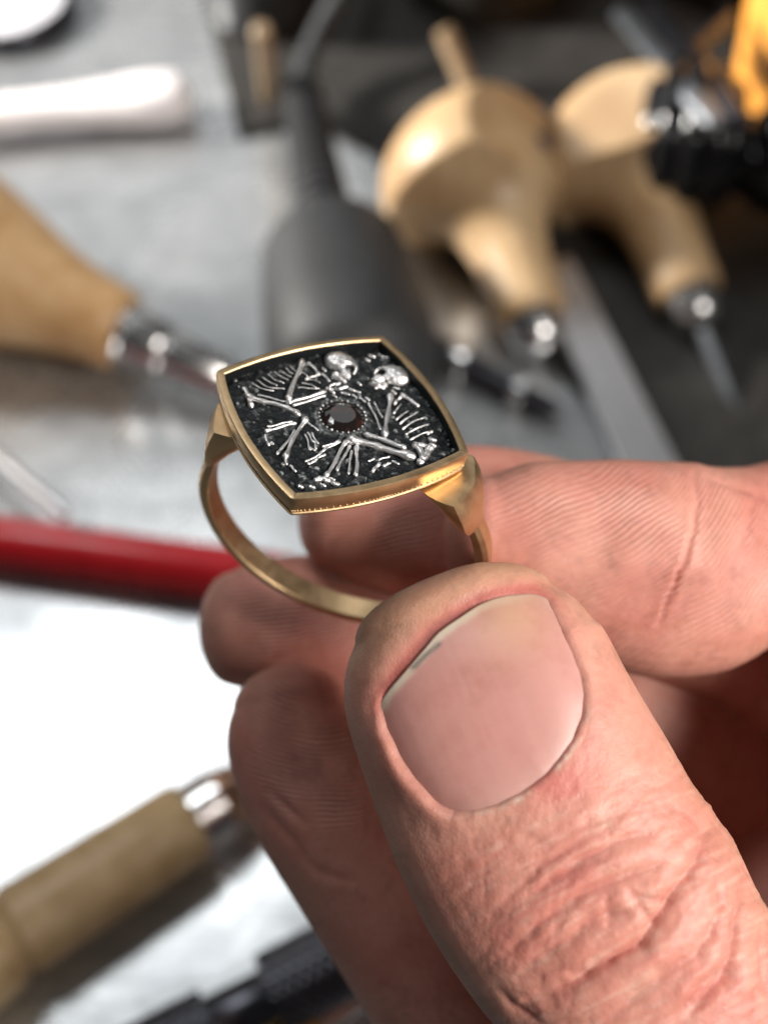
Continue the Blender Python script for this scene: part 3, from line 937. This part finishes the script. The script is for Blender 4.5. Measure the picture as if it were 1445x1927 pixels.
# shoulders: the shank flares into a ridged cup under the head
def shoulder(sgn):
    rings = []
    ns = 24
    z0 = 4.7 if sgn < 0 else 6.5
    x0 = math.sqrt(RO * RO - z0 * z0) + .05
    x1 = 11.75 if sgn < 0 else 10.35
    for i in range(ns + 1):
        s = i / ns
        z = z0 + (10.8 - z0) * s
        k = min(1.0, s * 1.1) ** .24
        h = 1.0 + 2.0 * k + .25 * math.sin(math.pi * s) - .12 * s
        xo = x0 + (x1 - x0) * s + .35 * math.sin(math.pi * s) * k
        xi = math.sqrt(RI * RI - min(z, 10.7) ** 2) - .15 * k
        ed = .45 + .45 * k
        xm = xo - ed
        sec = [(xo, 0.0), (xo - .22 * ed, -h * .32), (xo - .60 * ed, -h * .74)]
        for q in np.linspace(0, 1, 9):                    # rounded inner side of the cup
            th = q * math.pi / 2
            sec.append((xm + (xi - xm) * math.sin(th) ** .9, -h * max(math.cos(th), 0.0) ** .55 if q < 1 else 0.0))
        sec += [(x, -z_) for x, z_ in sec[-2:0:-1]]
        rings.append(hw(np.array([rC + sgn * r1 * x + r2 * z_ + rn * z for x, z_ in sec])))
    V, F = loft(rings)
    o = obj('shoulder', V, F, 'gold', ring)
    bm = bmesh.new(); bm.from_mesh(o.data); bmesh.ops.recalc_face_normals(bm, faces=bm.faces); bm.to_mesh(o.data); bm.free()
    sharp(o, 26)
shoulder(-1); shoulder(1)

# ------------------------------------------------------------------ the hand (nominal camera-space mm)
def sweep(stations, seg=40, sub=10, tip=1.0, flat=2.15):
    """stations: (x px, y px, depth, half width px, half depth mm); rounded at the first station"""
    St = np.array(stations, float)
    P = np.array([hp(x, y, d) for x, y, d, _, _ in stations])
    A = St[:, 3] / FPX * St[:, 2]
    B = St[:, 4]
    D = np.c_[P, A, B]
    out = []
    for i in range(len(D) - 1):
        p0, p1, p2, p3 = D[max(i - 1, 0)], D[i], D[i + 1], D[min(i + 2, len(D) - 1)]
        for s in np.linspace(0, 1, sub, endpoint=False):
            out.append(0.5 * (2 * p1 + (p2 - p0) * s + (2 * p0 - 5 * p1 + 4 * p2 - p3) * s * s + (3 * p1 - p0 - 3 * p2 + p3) * s ** 3))
    out.append(D[-1]); D = np.array(out)
    rings = []
    th = np.linspace(0, 2 * np.pi, seg, endpoint=False)
    c, s_ = np.cos(th), np.sin(th)
    pw = 2 / flat
    cu = np.sign(c) * np.abs(c) ** pw; su = np.sign(s_) * np.abs(s_) ** pw
    def ring_at(i, k, ext):
        tg = D[min(i + 1, len(D) - 1), :3] - D[max(i - 1, 0), :3]
        tg /= np.linalg.norm(tg)
        nv = D[i, :3] / np.linalg.norm(D[i, :3])
        nv = nv - tg * (nv @ tg); nv /= np.linalg.norm(nv)
        bv = np.cross(tg, nv)
        return D[i, :3] + tg * ext + k * (cu[:, None] * bv * D[i, 3] + su[:, None] * nv * D[i, 4])
    if tip > 0:
        for q in np.linspace(.06, 1, 9)[:-1]:
            k = math.sin(q * math.pi / 2)
            rings.append(ring_at(0, max(k, .05), -tip * D[0, 3] * math.cos(q * math.pi / 2)))
    for i in range(len(D)):
        rings.append(ring_at(i, 1, 0))
    last = len(D) - 1
    for q in (.3, .6, .85, .97):
        rings.append(ring_at(last, math.cos(q * math.pi / 2), D[last, 4] * math.sin(q * math.pi / 2)))
    V, F = loft(rings)
    return V, F, D

TH = []
TO = np.array([900.0, 1300.0]); tt = np.array([0.39, 0.92]); tn_ = np.array([0.92, -0.39])
for t_, c_, h_, d_, b_ in ((-150, 12, 192, 100.6, 4.7), (-105, 8, 227, 100.2, 5.7), (-40, 4, 250, 99.4, 6.6), (0, 4, 259, 99.0, 7.0), (117, 5, 271, 98.0, 7.6),
                           (255, 12, 281, 97.2, 8.2), (357, 22, 284, 96.8, 8.8), (476, 46, 284, 96.6, 9.2), (600, 64, 272, 96.6, 9.6), (780, 80, 285, 97.5, 10.5), (1000, 110, 360, 101, 13.0), (1250, 150, 420, 107, 14)):
    p = TO + tt * t_ + tn_ * c_
    TH.append((p[0], p[1], d_, h_, b_))
FING = {
    'thumb': (TH, 0.42),
    'index': ([(905, 1008, 113.4, 112, 5.2), (950, 1014, 113.8, 138, 5.8), (1010, 1023, 114.2, 160, 6.3), (1110, 1046, 114.8, 186, 6.8), (1240, 1071, 115.3, 204, 7.2),
               (1330, 1062, 116.6, 195, 7.2), (1420, 1036, 119.5, 160, 7.2), (1530, 1020, 125, 158, 7.5), (1680, 1100, 131, 185, 8), (1760, 1330, 131, 230, 9)], 0.62),
    'middle': ([(620, 966, 127.2, 98, 5.4), (680, 974, 127.8, 126, 6.4), (800, 987, 128.4, 148, 7.0), (950, 1008, 129, 164, 7.2), (1150, 1075, 129.5, 168, 7.4), (1445, 1205, 130, 158, 7.4), (1700, 1380, 131, 200, 8.5)], 0.58),
    'ring_finger': ([(440, 1182, 130.4, 108, 5.6), (500, 1182, 131, 134, 6.4), (620, 1196, 131.6, 150, 7.0), (800, 1240, 132.4, 160, 7.4), (1100, 1340, 133.4, 165, 7.6), (1445, 1500, 134, 170, 7.8), (1720, 1640, 134, 220, 9)], 0.60),
    'little_finger': ([(546, 1325, 121.4, 108, 5.0), (556, 1385, 120.6, 131, 5.8), (598, 1480, 119.6, 142, 6.4), (668, 1600, 118.6, 143, 6.6), (772, 1760, 117.6, 146, 6.8), (892, 1930, 117, 158, 7.2), (1100, 2180, 117, 200, 8.5), (1400, 2420, 116, 280, 11)], 0.68),
    'palm': ([(1780, 1180, 131, 210, 8), (1740, 1500, 130, 330, 10), (1650, 1850, 124, 380, 12), (1560, 2250, 116, 420, 14), (1600, 2650, 113, 430, 15), (1680, 3050, 112, 400, 16)], 0.3),
    'web': ([(1660, 1080, 122, 130, 9), (1650, 1400, 116, 115, 11), (1640, 1750, 109, 175, 12), (1540, 2100, 105, 260, 12)], 0.5),
    'heel': ([(1000, 2300, 114, 150, 9), (1300, 2400, 112, 300, 13), (1600, 2500, 112, 350, 14)], 0.4),
}
allV, allF, off = [], [], 0
LINES = {}
for k, (st, tip) in FING.items():
    V, F, D = sweep(st, tip=tip)
    LINES[k] = D
    allV.append(V); allF += [tuple(i + off for i in f) for f in F]; off += len(V)
HV = np.vstack(allV)

def remesh(V, F, voxel, smooth_it):
    me = bpy.data.meshes.new('tmp'); me.from_pydata(V.tolist(), [], F)
    bm = bmesh.new(); bm.from_mesh(me); bmesh.ops.recalc_face_normals(bm, faces=bm.faces); bm.to_mesh(me); bm.free()
    o = bpy.data.objects.new('tmp', me); COL.objects.link(o)
    md = o.modifiers.new('r', 'REMESH'); md.mode = 'VOXEL'; md.voxel_size = voxel
    sm = o.modifiers.new('s', 'SMOOTH'); sm.iterations = smooth_it; sm.factor = .5
    dg = bpy.context.evaluated_depsgraph_get()
    out = bpy.data.meshes.new_from_object(o.evaluated_get(dg))
    bpy.data.objects.remove(o)
    return out
VOX = 0.23
hm = remesh(HV, allF, VOX, 8)
hm.name = 'hand'
nv = len(hm.vertices)
co = np.empty(nv * 3, np.float32); hm.vertices.foreach_get('co', co); co = co.reshape(-1, 3).astype(float)
no = np.empty(nv * 3, np.float32); hm.vertices.foreach_get('normal', no); no = no.reshape(-1, 3).astype(float)
px = proj(co)
fx, fy = px[:, 0], px[:, 1]
facing = np.clip(-(no * co).sum(1) / np.linalg.norm(co, axis=1), -1, 1)   # >0 towards the camera side

# which finger does a vertex belong to
score = []
keys = list(FING)
for k in keys:
    D = LINES[k][::3]
    best = np.full(nv, 1e9)
    for i in range(len(D) - 1):
        p, q = D[i, :3], D[i + 1, :3]
        ab = q - p
        s = np.clip(((co - p) @ ab) / (ab @ ab), 0, 1)
        c = p + s[:, None] * ab
        r = D[i, 3:5].mean()
        best = np.minimum(best, np.linalg.norm(co - c, axis=1) / r)
    score.append(best)
own = np.argmin(np.array(score), 0)
is_ = {k: own == i for i, k in enumerate(keys)}

def seg_dist(x, y, pts):
    """distance from points to a polyline in photo pixels"""
    best = np.full(len(x), 1e9); par = np.zeros(len(x)); acc = 0
    P = np.array(pts, float)
    Ls = np.linalg.norm(np.diff(P, axis=0), axis=1); T = Ls.sum()
    for i in range(len(P) - 1):
        p, q = P[i], P[i + 1]; ab = q - p
        s = np.clip(((x - p[0]) * ab[0] + (y - p[1]) * ab[1]) / (ab @ ab), 0, 1)
        d = np.hypot(x - p[0] - s * ab[0], y - p[1] - s * ab[1])
        m_ = d < best
        best[m_] = d[m_]; par[m_] = (acc + s[m_] * Ls[i]) / T
        acc += Ls[i]
    return best, par

disp = np.zeros(nv)
redden = np.zeros(nv); pale = np.zeros(nv)
thm = is_['thumb'] & (facing > 0.05)

# ---- knuckle wrinkles of the thumb
W4 = lambda x, y: (840 + x / 2.388, 1400 + y / 2.388)
WR = [
    ([(1165, 390), (1120, 530), (1062, 620), (1000, 712), (930, 822), (868, 900), (750, 968), (640, 1035), (560, 1090), (440, 1132), (360, 1150)], .75, 15),
    ([(1010, 520), (880, 570), (760, 612), (640, 662), (560, 712), (470, 772), (370, 850), (300, 910)], .42, 12),
    ([(905, 395), (760, 440), (650, 500), (540, 570), (420, 650), (310, 715)], .36, 12),
    ([(740, 375), (620, 428), (500, 500), (390, 560), (300, 600)], .26, 11),
    ([(830, 765), (720, 770), (640, 802), (560, 862), (430, 945), (340, 1010)], .36, 12),
    ([(1335, 560), (1312, 750), (1292, 900), (1262, 1030), (1150, 1150), (1060, 1262)], .55, 14),
    ([(1180, 880), (1100, 960), (1020, 1010), (900, 1100), (800, 1180), (700, 1262)], .34, 13),
    ([(1205, 600), (1240, 720), (1180, 860), (1130, 930)], .34, 13),
    ([(955, 825), (880, 745), (815, 655)], .22, 8),
    ([(1000, 712), (930, 698), (840, 702)], .28, 9),
    ([(700, 690), (740, 760), (720, 840)], .16, 8),
    ([(1275, 1020), (1200, 1040), (1120, 1120), (1010, 1262)], .34, 11),
    ([(1160, 400), (1100, 330), (1000, 280)], .20, 12),
    ([(860, 300), (760, 320), (640, 360), (520, 400)], .16, 10),
    ([(420, 560), (300, 660), (210, 760)], .18, 11),
    ([(640, 1035), (520, 1010), (400, 1050), (300, 1080)], .22, 12),
    ([(240, 1110), (300, 1180), (420, 1250)], .3, 12),
    ([(1400, 820), (1420, 980), (1440, 1120)], .3, 12),
    ([(540, 760), (480, 850), (380, 940)], .18, 9),
]
wob = 2.6 * (vnoise(fx / 22, fy / 22, 21) - .5) * 2
for pts, dep, wd in WR:
    dep *= 1.12
    P = [W4(*p) for p in pts]
    d, s = seg_dist(fx + wob, fy + wob * .7, P)
    fade = np.sin(np.clip(s, 0.02, .98) * math.pi) ** .45
    g = np.exp(-(d / (wd * .50)) ** 2)
    g2 = np.exp(-(d / (wd * 1.6)) ** 2)
    disp += thm * fade * dep * (-.62 * g - .30 * g2 + .26 * np.exp(-((d - 2.4 * wd) / (1.5 * wd)) ** 2))
    redden += thm * fade * g * dep * .40
# fine creasing over the knuckle: bands running across the thumb
tl = (fx - TO[0]) * tt[0] + (fy - TO[1]) * tt[1]
nl = (fx - TO[0]) * tn_[0] + (fy - TO[1]) * tn_[1]
kn = np.clip((tl - 215) / 90, 0, 1) * np.clip((nl + 250) / 110, 0, 1)
fine = (vnoise(nl / 60 + 4, tl / 13 + nl / 55, 31) - .5) * .10 + (vnoise(nl / 30, tl / 7 - nl / 60, 32) - .5) * .03
lump = (vnoise(nl / 55, tl / 40, 33) - .5) * .12
disp += thm * kn * (fine + lump)
for k_, (an, sc, st_) in enumerate(((.35, 15, 70), (-.5, 19, 60), (1.1, 22, 55))):
    p_ = tl * math.cos(an) + nl * math.sin(an); q_ = nl * math.cos(an) - tl * math.sin(an)
    f_ = vnoise(q_ / st_ + 3 * k_, p_ / sc, 36 + k_)
    disp -= thm * kn * .055 * np.exp(-((f_ - .5) / .035) ** 2)
fleck = np.clip(vnoise(nl / 42 + 7, tl / 6.5 + nl / 70, 34) * 2.4 - 1.35, 0, 1)
pale += thm * kn * .30 * fleck
# all-over softness
disp += .18 * (vnoise(fx / 90 + co[:, 2] / 9, fy / 90, 40) - .5)

# ---- nail outline
W3 = lambda x, y: (640 + x / 2.408, 1040 + y / 2.408)
NAIL = [W3(*p) for p in ((185, 690), (205, 790), (258, 910), (330, 1030), (420, 1130), (512, 1188), (600, 1176), (720, 1145), (840, 1090), (930, 1022), (1000, 942), (1062, 850), (1112, 740),
                         (1108, 640), (1084, 520), (1036, 400), (990, 300), (945, 218), (880, 192), (800, 194), (720, 206), (630, 240), (540, 298), (450, 362), (390, 430), (330, 500), (270, 570), (218, 632))]
NP = np.array(NAIL)
def inside(x, y, P):
    r = np.zeros(len(x), bool)
    j = len(P) - 1
    for i in range(len(P)):
        c = ((P[i, 1] > y) != (P[j, 1] > y)) & (x < (P[j, 0] - P[i, 0]) * (y - P[i, 1]) / (P[j, 1] - P[i, 1] + 1e-12) + P[i, 0])
        r ^= c; j = i
    return r
dn, _ = seg_dist(fx, fy, NAIL + [NAIL[0]])
ins = inside(fx, fy, NP)
sd = np.where(ins, -dn, dn)
dl, _ = seg_dist(fx, fy, NAIL[0:6]); dc, _ = seg_dist(fx, fy, NAIL[5:13]); dr_, _ = seg_dist(fx, fy, NAIL[12:18]); df, _ = seg_dist(fx, fy, NAIL[17:] + NAIL[:1])
near = thm & (sd < 160)
dm = np.minimum(np.minimum(dl, dc), np.minimum(dr_, df))
def wgt(d):
    return np.exp(-np.clip(d - dm, 0, None) / 14)
ws = wgt(dl) + wgt(dc) + wgt(dr_) + wgt(df)
fold = (.46 * wgt(dl) + .16 * wgt(dc) + .26 * wgt(dr_) + .06 * wgt(df)) / ws
sdn = sd + 4 * (vnoise(fx / 26, fy / 26, 55) - .5)
ring_up = fold * np.exp(-((np.clip(sdn, -50, 400) - 13) / 30) ** 2) * (sdn > -12)
groove = -(.42 * wgt(dl) + .0 * wgt(dc) + .16 * wgt(dr_) + .42 * wgt(df)) / ws * np.exp(-((sdn + 1) / 7) ** 2)
bed = -.62 / (1 + np.exp(np.clip((sdn + 4.5) / 2.2, -40, 40)))
capw = np.clip((1005 - fx) / 110, 0, 1)
groove = groove * (1 - (1 - capw) * wgt(df) / ws)
# the pulp falls away past the free edge
pulp = -.30 * wgt(df) / ws * np.exp(-((sdn - 14) / 16) ** 2) + .34 * wgt(df) / ws * np.exp(-((sdn - 60) / 34) ** 2)
pulp = pulp * capw
disp += near * (ring_up + groove + bed + pulp)
redden += near * (1.1 * np.exp(-(np.clip(sd, 0, 400) / 24) ** 2) * (1.25 * wgt(df) + .22 * wgt(dl) + .20 * wgt(dr_)) / ws + .9 * np.exp(-((np.hypot((fx - 1050) / 1.4, fy - 1475)) / 42) ** 2))
pale += near * np.clip(1.7 * vnoise(fx / 15, fy / 15, 57) - .45, 0, .8) * np.exp(-((sdn - 5) / 5) ** 2) * wgt(dc) / ws
# fine dry lines over the cuticle
ct = thm & (sd > 0)
disp += ct * .05 * wgt(dc) / ws * np.exp(-((sd - 35) / 40) ** 2) * (vnoise(fx / 6 + fy / 20, fy / 14 - fx / 30, 61) - .5) * 2

# ---- creases of the other fingers
def crease(k, pts, dep, wd, red=.4):
    msk = is_[k] & (facing > 0)
    d, s = seg_dist(fx + wob, fy + wob, pts)
    fade = np.sin(np.clip(s, .03, .97) * math.pi) ** .4
    g = np.exp(-(d / wd) ** 2)
    disp[:] += msk * fade * (-dep * g + .3 * dep * np.exp(-((d - 2.4 * wd) / (1.6 * wd)) ** 2))
    redden[:] += msk * fade * g * dep * red
crease('index', [(1305, 890), (1312, 945), (1305, 1000), (1285, 1060), (1262, 1120), (1236, 1175)], .26, 5)
crease('index', [(1332, 900), (1380, 915), (1445, 940)], .2, 7)
crease('index', [(1420, 940), (1405, 1000), (1400, 1040)], .15, 6)
crease('little_finger', [(510, 1490), (545, 1525), (572, 1548)], .17, 7)
crease('little_finger', [(500, 1520), (530, 1560), (570, 1600)], .14, 8)
crease('little_finger', [(560, 1600), (600, 1640), (660, 1660)], .12, 9)
crease('ring_finger', [(470, 1290), (520, 1240), (590, 1225)], .15, 10)

# ---- friction ridges
ridge = np.zeros(nv); rmask = np.zeros(nv)
def ridges(k, ang, period, ctr, size, amp, curve=0.0, ccx=0, bend=0.0):
    a = math.radians(ang)
    nx, ny = math.sin(a), math.cos(a)
    ph = (fx - ctr[0]) * nx + (fy - ctr[1]) * ny
    al = (fx - ctr[0]) * ny - (fy - ctr[1]) * nx
    ph = ph + curve * al ** 2 + bend * np.clip(al - ccx, 0, None) + 16 * (vnoise(fx / 75, fy / 75, 71) - .5) + 3 * (vnoise(fx / 18, fy / 18, 73) - .5)
    m_ = is_[k]
    ridge[m_] = (ph / period * 2 * math.pi)[m_]
    msk = np.exp(-(((fx - ctr[0]) / size[0]) ** 2 + ((fy - ctr[1]) / size[1]) ** 2) ** 1.5) * np.clip(facing * 1.6, 0, 1)
    msk *= np.clip(1.9 * vnoise(fx / 48, fy / 48, 72) - .15, .12, 1.3)
    rmask[m_] = (amp * msk)[m_]
ridges('index', 30, 10.4, (1190, 1040), (270, 170), .58, .0005, 110, .35)
ridges('middle', 16, 9.5, (760, 1010), (190, 110), .55, .0008)
ridges('ring_finger', 14, 9.0, (610, 1180), (190, 120), .55, .0008)
ridges('little_finger', -4, 9.5, (590, 1400), (120, 140), .8, .0016)

co2 = co + no * disp[:, None]
hm.vertices.foreach_set('co', hw(co2).astype(np.float32).ravel())

# ---- colour of the skin itself
base = np.array([0.610, 0.312, 0.240]); redc = np.array([0.52, 0.165, 0.135]); palec = np.array([0.76, 0.58, 0.47]); yel = np.array([0.53, 0.33, 0.19])
blot = vnoise(fx / 120 + 3, fy / 120 + co[:, 2] / 14, 81)
blot2 = vnoise(fx / 38 + 3, fy / 38 + co[:, 2] / 6, 82)
kr = np.clip(.18 + .55 * (blot - .45) + .25 * (blot2 - .5), 0, .7)
kr += .16 * (~is_['thumb'])                               # pads of the fingers are pinker
kr += is_['thumb'] * .30 * kn * (blot2 > 0)               # pink knuckle
kr = np.clip(kr + redden, 0, 1)
colr = base + (redc - base) * kr[:, None]
tipy = is_['thumb'] * np.exp(-((tl + 190) / 70) ** 2) * .55
colr = colr + (yel - colr) * tipy[:, None] * (1 - np.clip(redden, 0, 1))[:, None]
colr = colr + (palec - colr) * np.clip(pale, 0, 1)[:, None]
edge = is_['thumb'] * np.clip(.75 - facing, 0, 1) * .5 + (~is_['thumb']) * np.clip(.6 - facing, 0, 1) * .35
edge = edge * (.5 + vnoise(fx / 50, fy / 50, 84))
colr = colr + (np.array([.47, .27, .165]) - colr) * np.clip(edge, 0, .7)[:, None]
speck = vnoise(fx / 10 + co[:, 2], fy / 10, 85) * vnoise(fx / 33, fy / 33, 86)
colr = colr * (1 - .14 * np.clip(speck * 2.2 - .55, 0, 1))[:, None]
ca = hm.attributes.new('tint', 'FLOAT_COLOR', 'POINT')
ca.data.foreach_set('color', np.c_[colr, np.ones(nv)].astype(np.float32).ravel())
hm.attributes.new('ridge', 'FLOAT', 'POINT').data.foreach_set('value', ridge.astype(np.float32))
hm.attributes.new('ridge_mask', 'FLOAT', 'POINT').data.foreach_set('value', rmask.astype(np.float32))
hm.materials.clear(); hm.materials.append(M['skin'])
hm.polygons.foreach_set('use_smooth', [True] * len(hm.polygons))
hm.update()
org = hw(np.array([LINES['palm'][-1, :3]]))[0]
hm.transform(Matrix.Translation(Vector(-org)))
hand = bpy.data.objects.new('hand', hm)
COL.objects.link(hand)
hand.location = org
tag(hand, 'right hand pinching the gold ring between thumb and curled fingers', 'hand')

# ---- thumbnail: its own shell lying in the nail bed
sel = thm & (sd < 25)
xs = (fx[sel] - 900) / 250; ys = (fy[sel] - 1330) / 250; zs = co[sel][:, 2]
def basis(x, y):
    return np.stack([x ** i * y ** j for i in range(5) for j in range(5 - i)], 1)
cf = np.linalg.lstsq(basis(xs, ys), zs, rcond=None)[0]
nc = NP.mean(0)
# dense outline
dense = []
for i in range(len(NP)):
    p0, p1, p2, p3 = NP[i - 1], NP[i], NP[(i + 1) % len(NP)], NP[(i + 2) % len(NP)]
    for s in np.linspace(0, 1, 5, endpoint=False):
        dense.append(0.5 * (2 * p1 + (p2 - p0) * s + (2 * p0 - 5 * p1 + 4 * p2 - p3) * s * s + (3 * p1 - p0 - 3 * p2 + p3) * s ** 3))
dense = np.array(dense)
no_ = len(dense)
lv = np.r_[np.linspace(.04, .9, 26), .94, .97, .99, 1.0, 1.012]
VV = []; CC = []
ned_l, _ = None, None
for q in lv:
    P = nc + (dense - nc) * q
    d_free, _ = seg_dist(P[:, 0], P[:, 1], NAIL[17:] + NAIL[:1])
    d_side, _ = seg_dist(P[:, 0], P[:, 1], NAIL[0:6])
    d_side2, _ = seg_dist(P[:, 0], P[:, 1], NAIL[12:18])
    d_cut, _ = seg_dist(P[:, 0], P[:, 1], NAIL[5:13])
    x = (P[:, 0] - 900) / 250; y = (P[:, 1] - 1330) / 250
    z = basis(x, y) @ cf
    z = z + .02 + .32 * np.exp(-d_side / 24) + .17 * np.exp(-d_side2 / 20) + .20 * np.exp(-d_cut / 14)      # edges dive under the folds
    z = z - .10 * np.exp(-(d_free / 90))                                                            # free edge lifts off
    if q > 1.0:
        z = z + .30
    rid = (vnoise(((P[:, 0] - TO[0]) * tn_[0] + (P[:, 1] - TO[1]) * tn_[1]) / 9, np.zeros(len(P)) + .5, 91) - .5) * .022
    VV.append(np.array([hp(a, b_, c) for a, b_, c in zip(P[:, 0], P[:, 1], z + rid)]))
    # colour: pink plate, pale half-moon at the base, ivory free edge with a grey stain
    c = np.tile(np.array([.53, .262, .228]), (len(P), 1))
    nn_ = vnoise(P[:, 0] / 60, P[:, 1] / 60, 93)[:, None]
    c = c * (1 - .10 * nn_) + np.array([.50, .27, .25]) * .10 * nn_
    moon = np.exp(-(d_cut / 42) ** 2)[:, None] * .28 * np.clip((P[:, 0] - 820) / 120, 0, 1)[:, None]
    c = c + (np.array([.60, .41, .36]) - c) * moon
    lf = np.clip((P[:, 0] - 700) / 10, 0, 1) * np.clip((1040 - P[:, 0]) / 150, 0.15, 1)
    wob2 = 3.5 * (vnoise(P[:, 0] / 12, P[:, 1] / 12, 94) - .5)
    fe_ = (1 / (1 + np.exp((d_free + wob2 - 12) / 2.2)) * lf)[:, None]
    c = c + (np.array([.66, .56, .44]) - c) * fe_ * .9
    strk = vnoise(((P[:, 0] - TO[0]) * tn_[0] + (P[:, 1] - TO[1]) * tn_[1]) / 11 + 5, ((P[:, 0] - TO[0]) * tt[0] + (P[:, 1] - TO[1]) * tt[1]) / 160, 95)[:, None]
    c = c * (.975 + .05 * strk)
    warm = np.exp(-(np.hypot(P[:, 0] - 960, P[:, 1] - 1160) / 75) ** 2)[:, None] * .45
    c = c + (np.array([.66, .42, .24]) - c) * warm
    dst, _ = seg_dist(P[:, 0], P[:, 1], [W3(330, 522), W3(380, 470), W3(450, 412)])
    st = (np.exp(-(dst / 5.0) ** 2) * .85)[:, None]
    c = c + (np.array([.13, .12, .11]) - c) * st
    CC.append(c)
V = np.vstack(VV); Cc = np.vstack(CC)
F = []
for i in range(len(lv) - 1):
    for j in range(no_):
        k = (j + 1) % no_
        F.append((i * no_ + j, i * no_ + k, (i + 1) * no_ + k, (i + 1) * no_ + j))
F.append(tuple(range(no_)))
nail = obj('thumbnail', hw(V), F, 'nail', hand)
bm = bmesh.new(); bm.from_mesh(nail.data); bmesh.ops.recalc_face_normals(bm, faces=bm.faces)
avg = sum((f.normal for f in bm.faces), Vector())
if avg.dot(Vector(-FWD)) < 0:
    bmesh.ops.reverse_faces(bm, faces=bm.faces)
bm.to_mesh(nail.data); bm.free()
nail.data.attributes.new('tint', 'FLOAT_COLOR', 'POINT').data.foreach_set('color', np.c_[Cc, np.ones(len(Cc))].astype(np.float32).ravel())
nail['label'] = 'short pink thumbnail with ivory edge and grey stain'
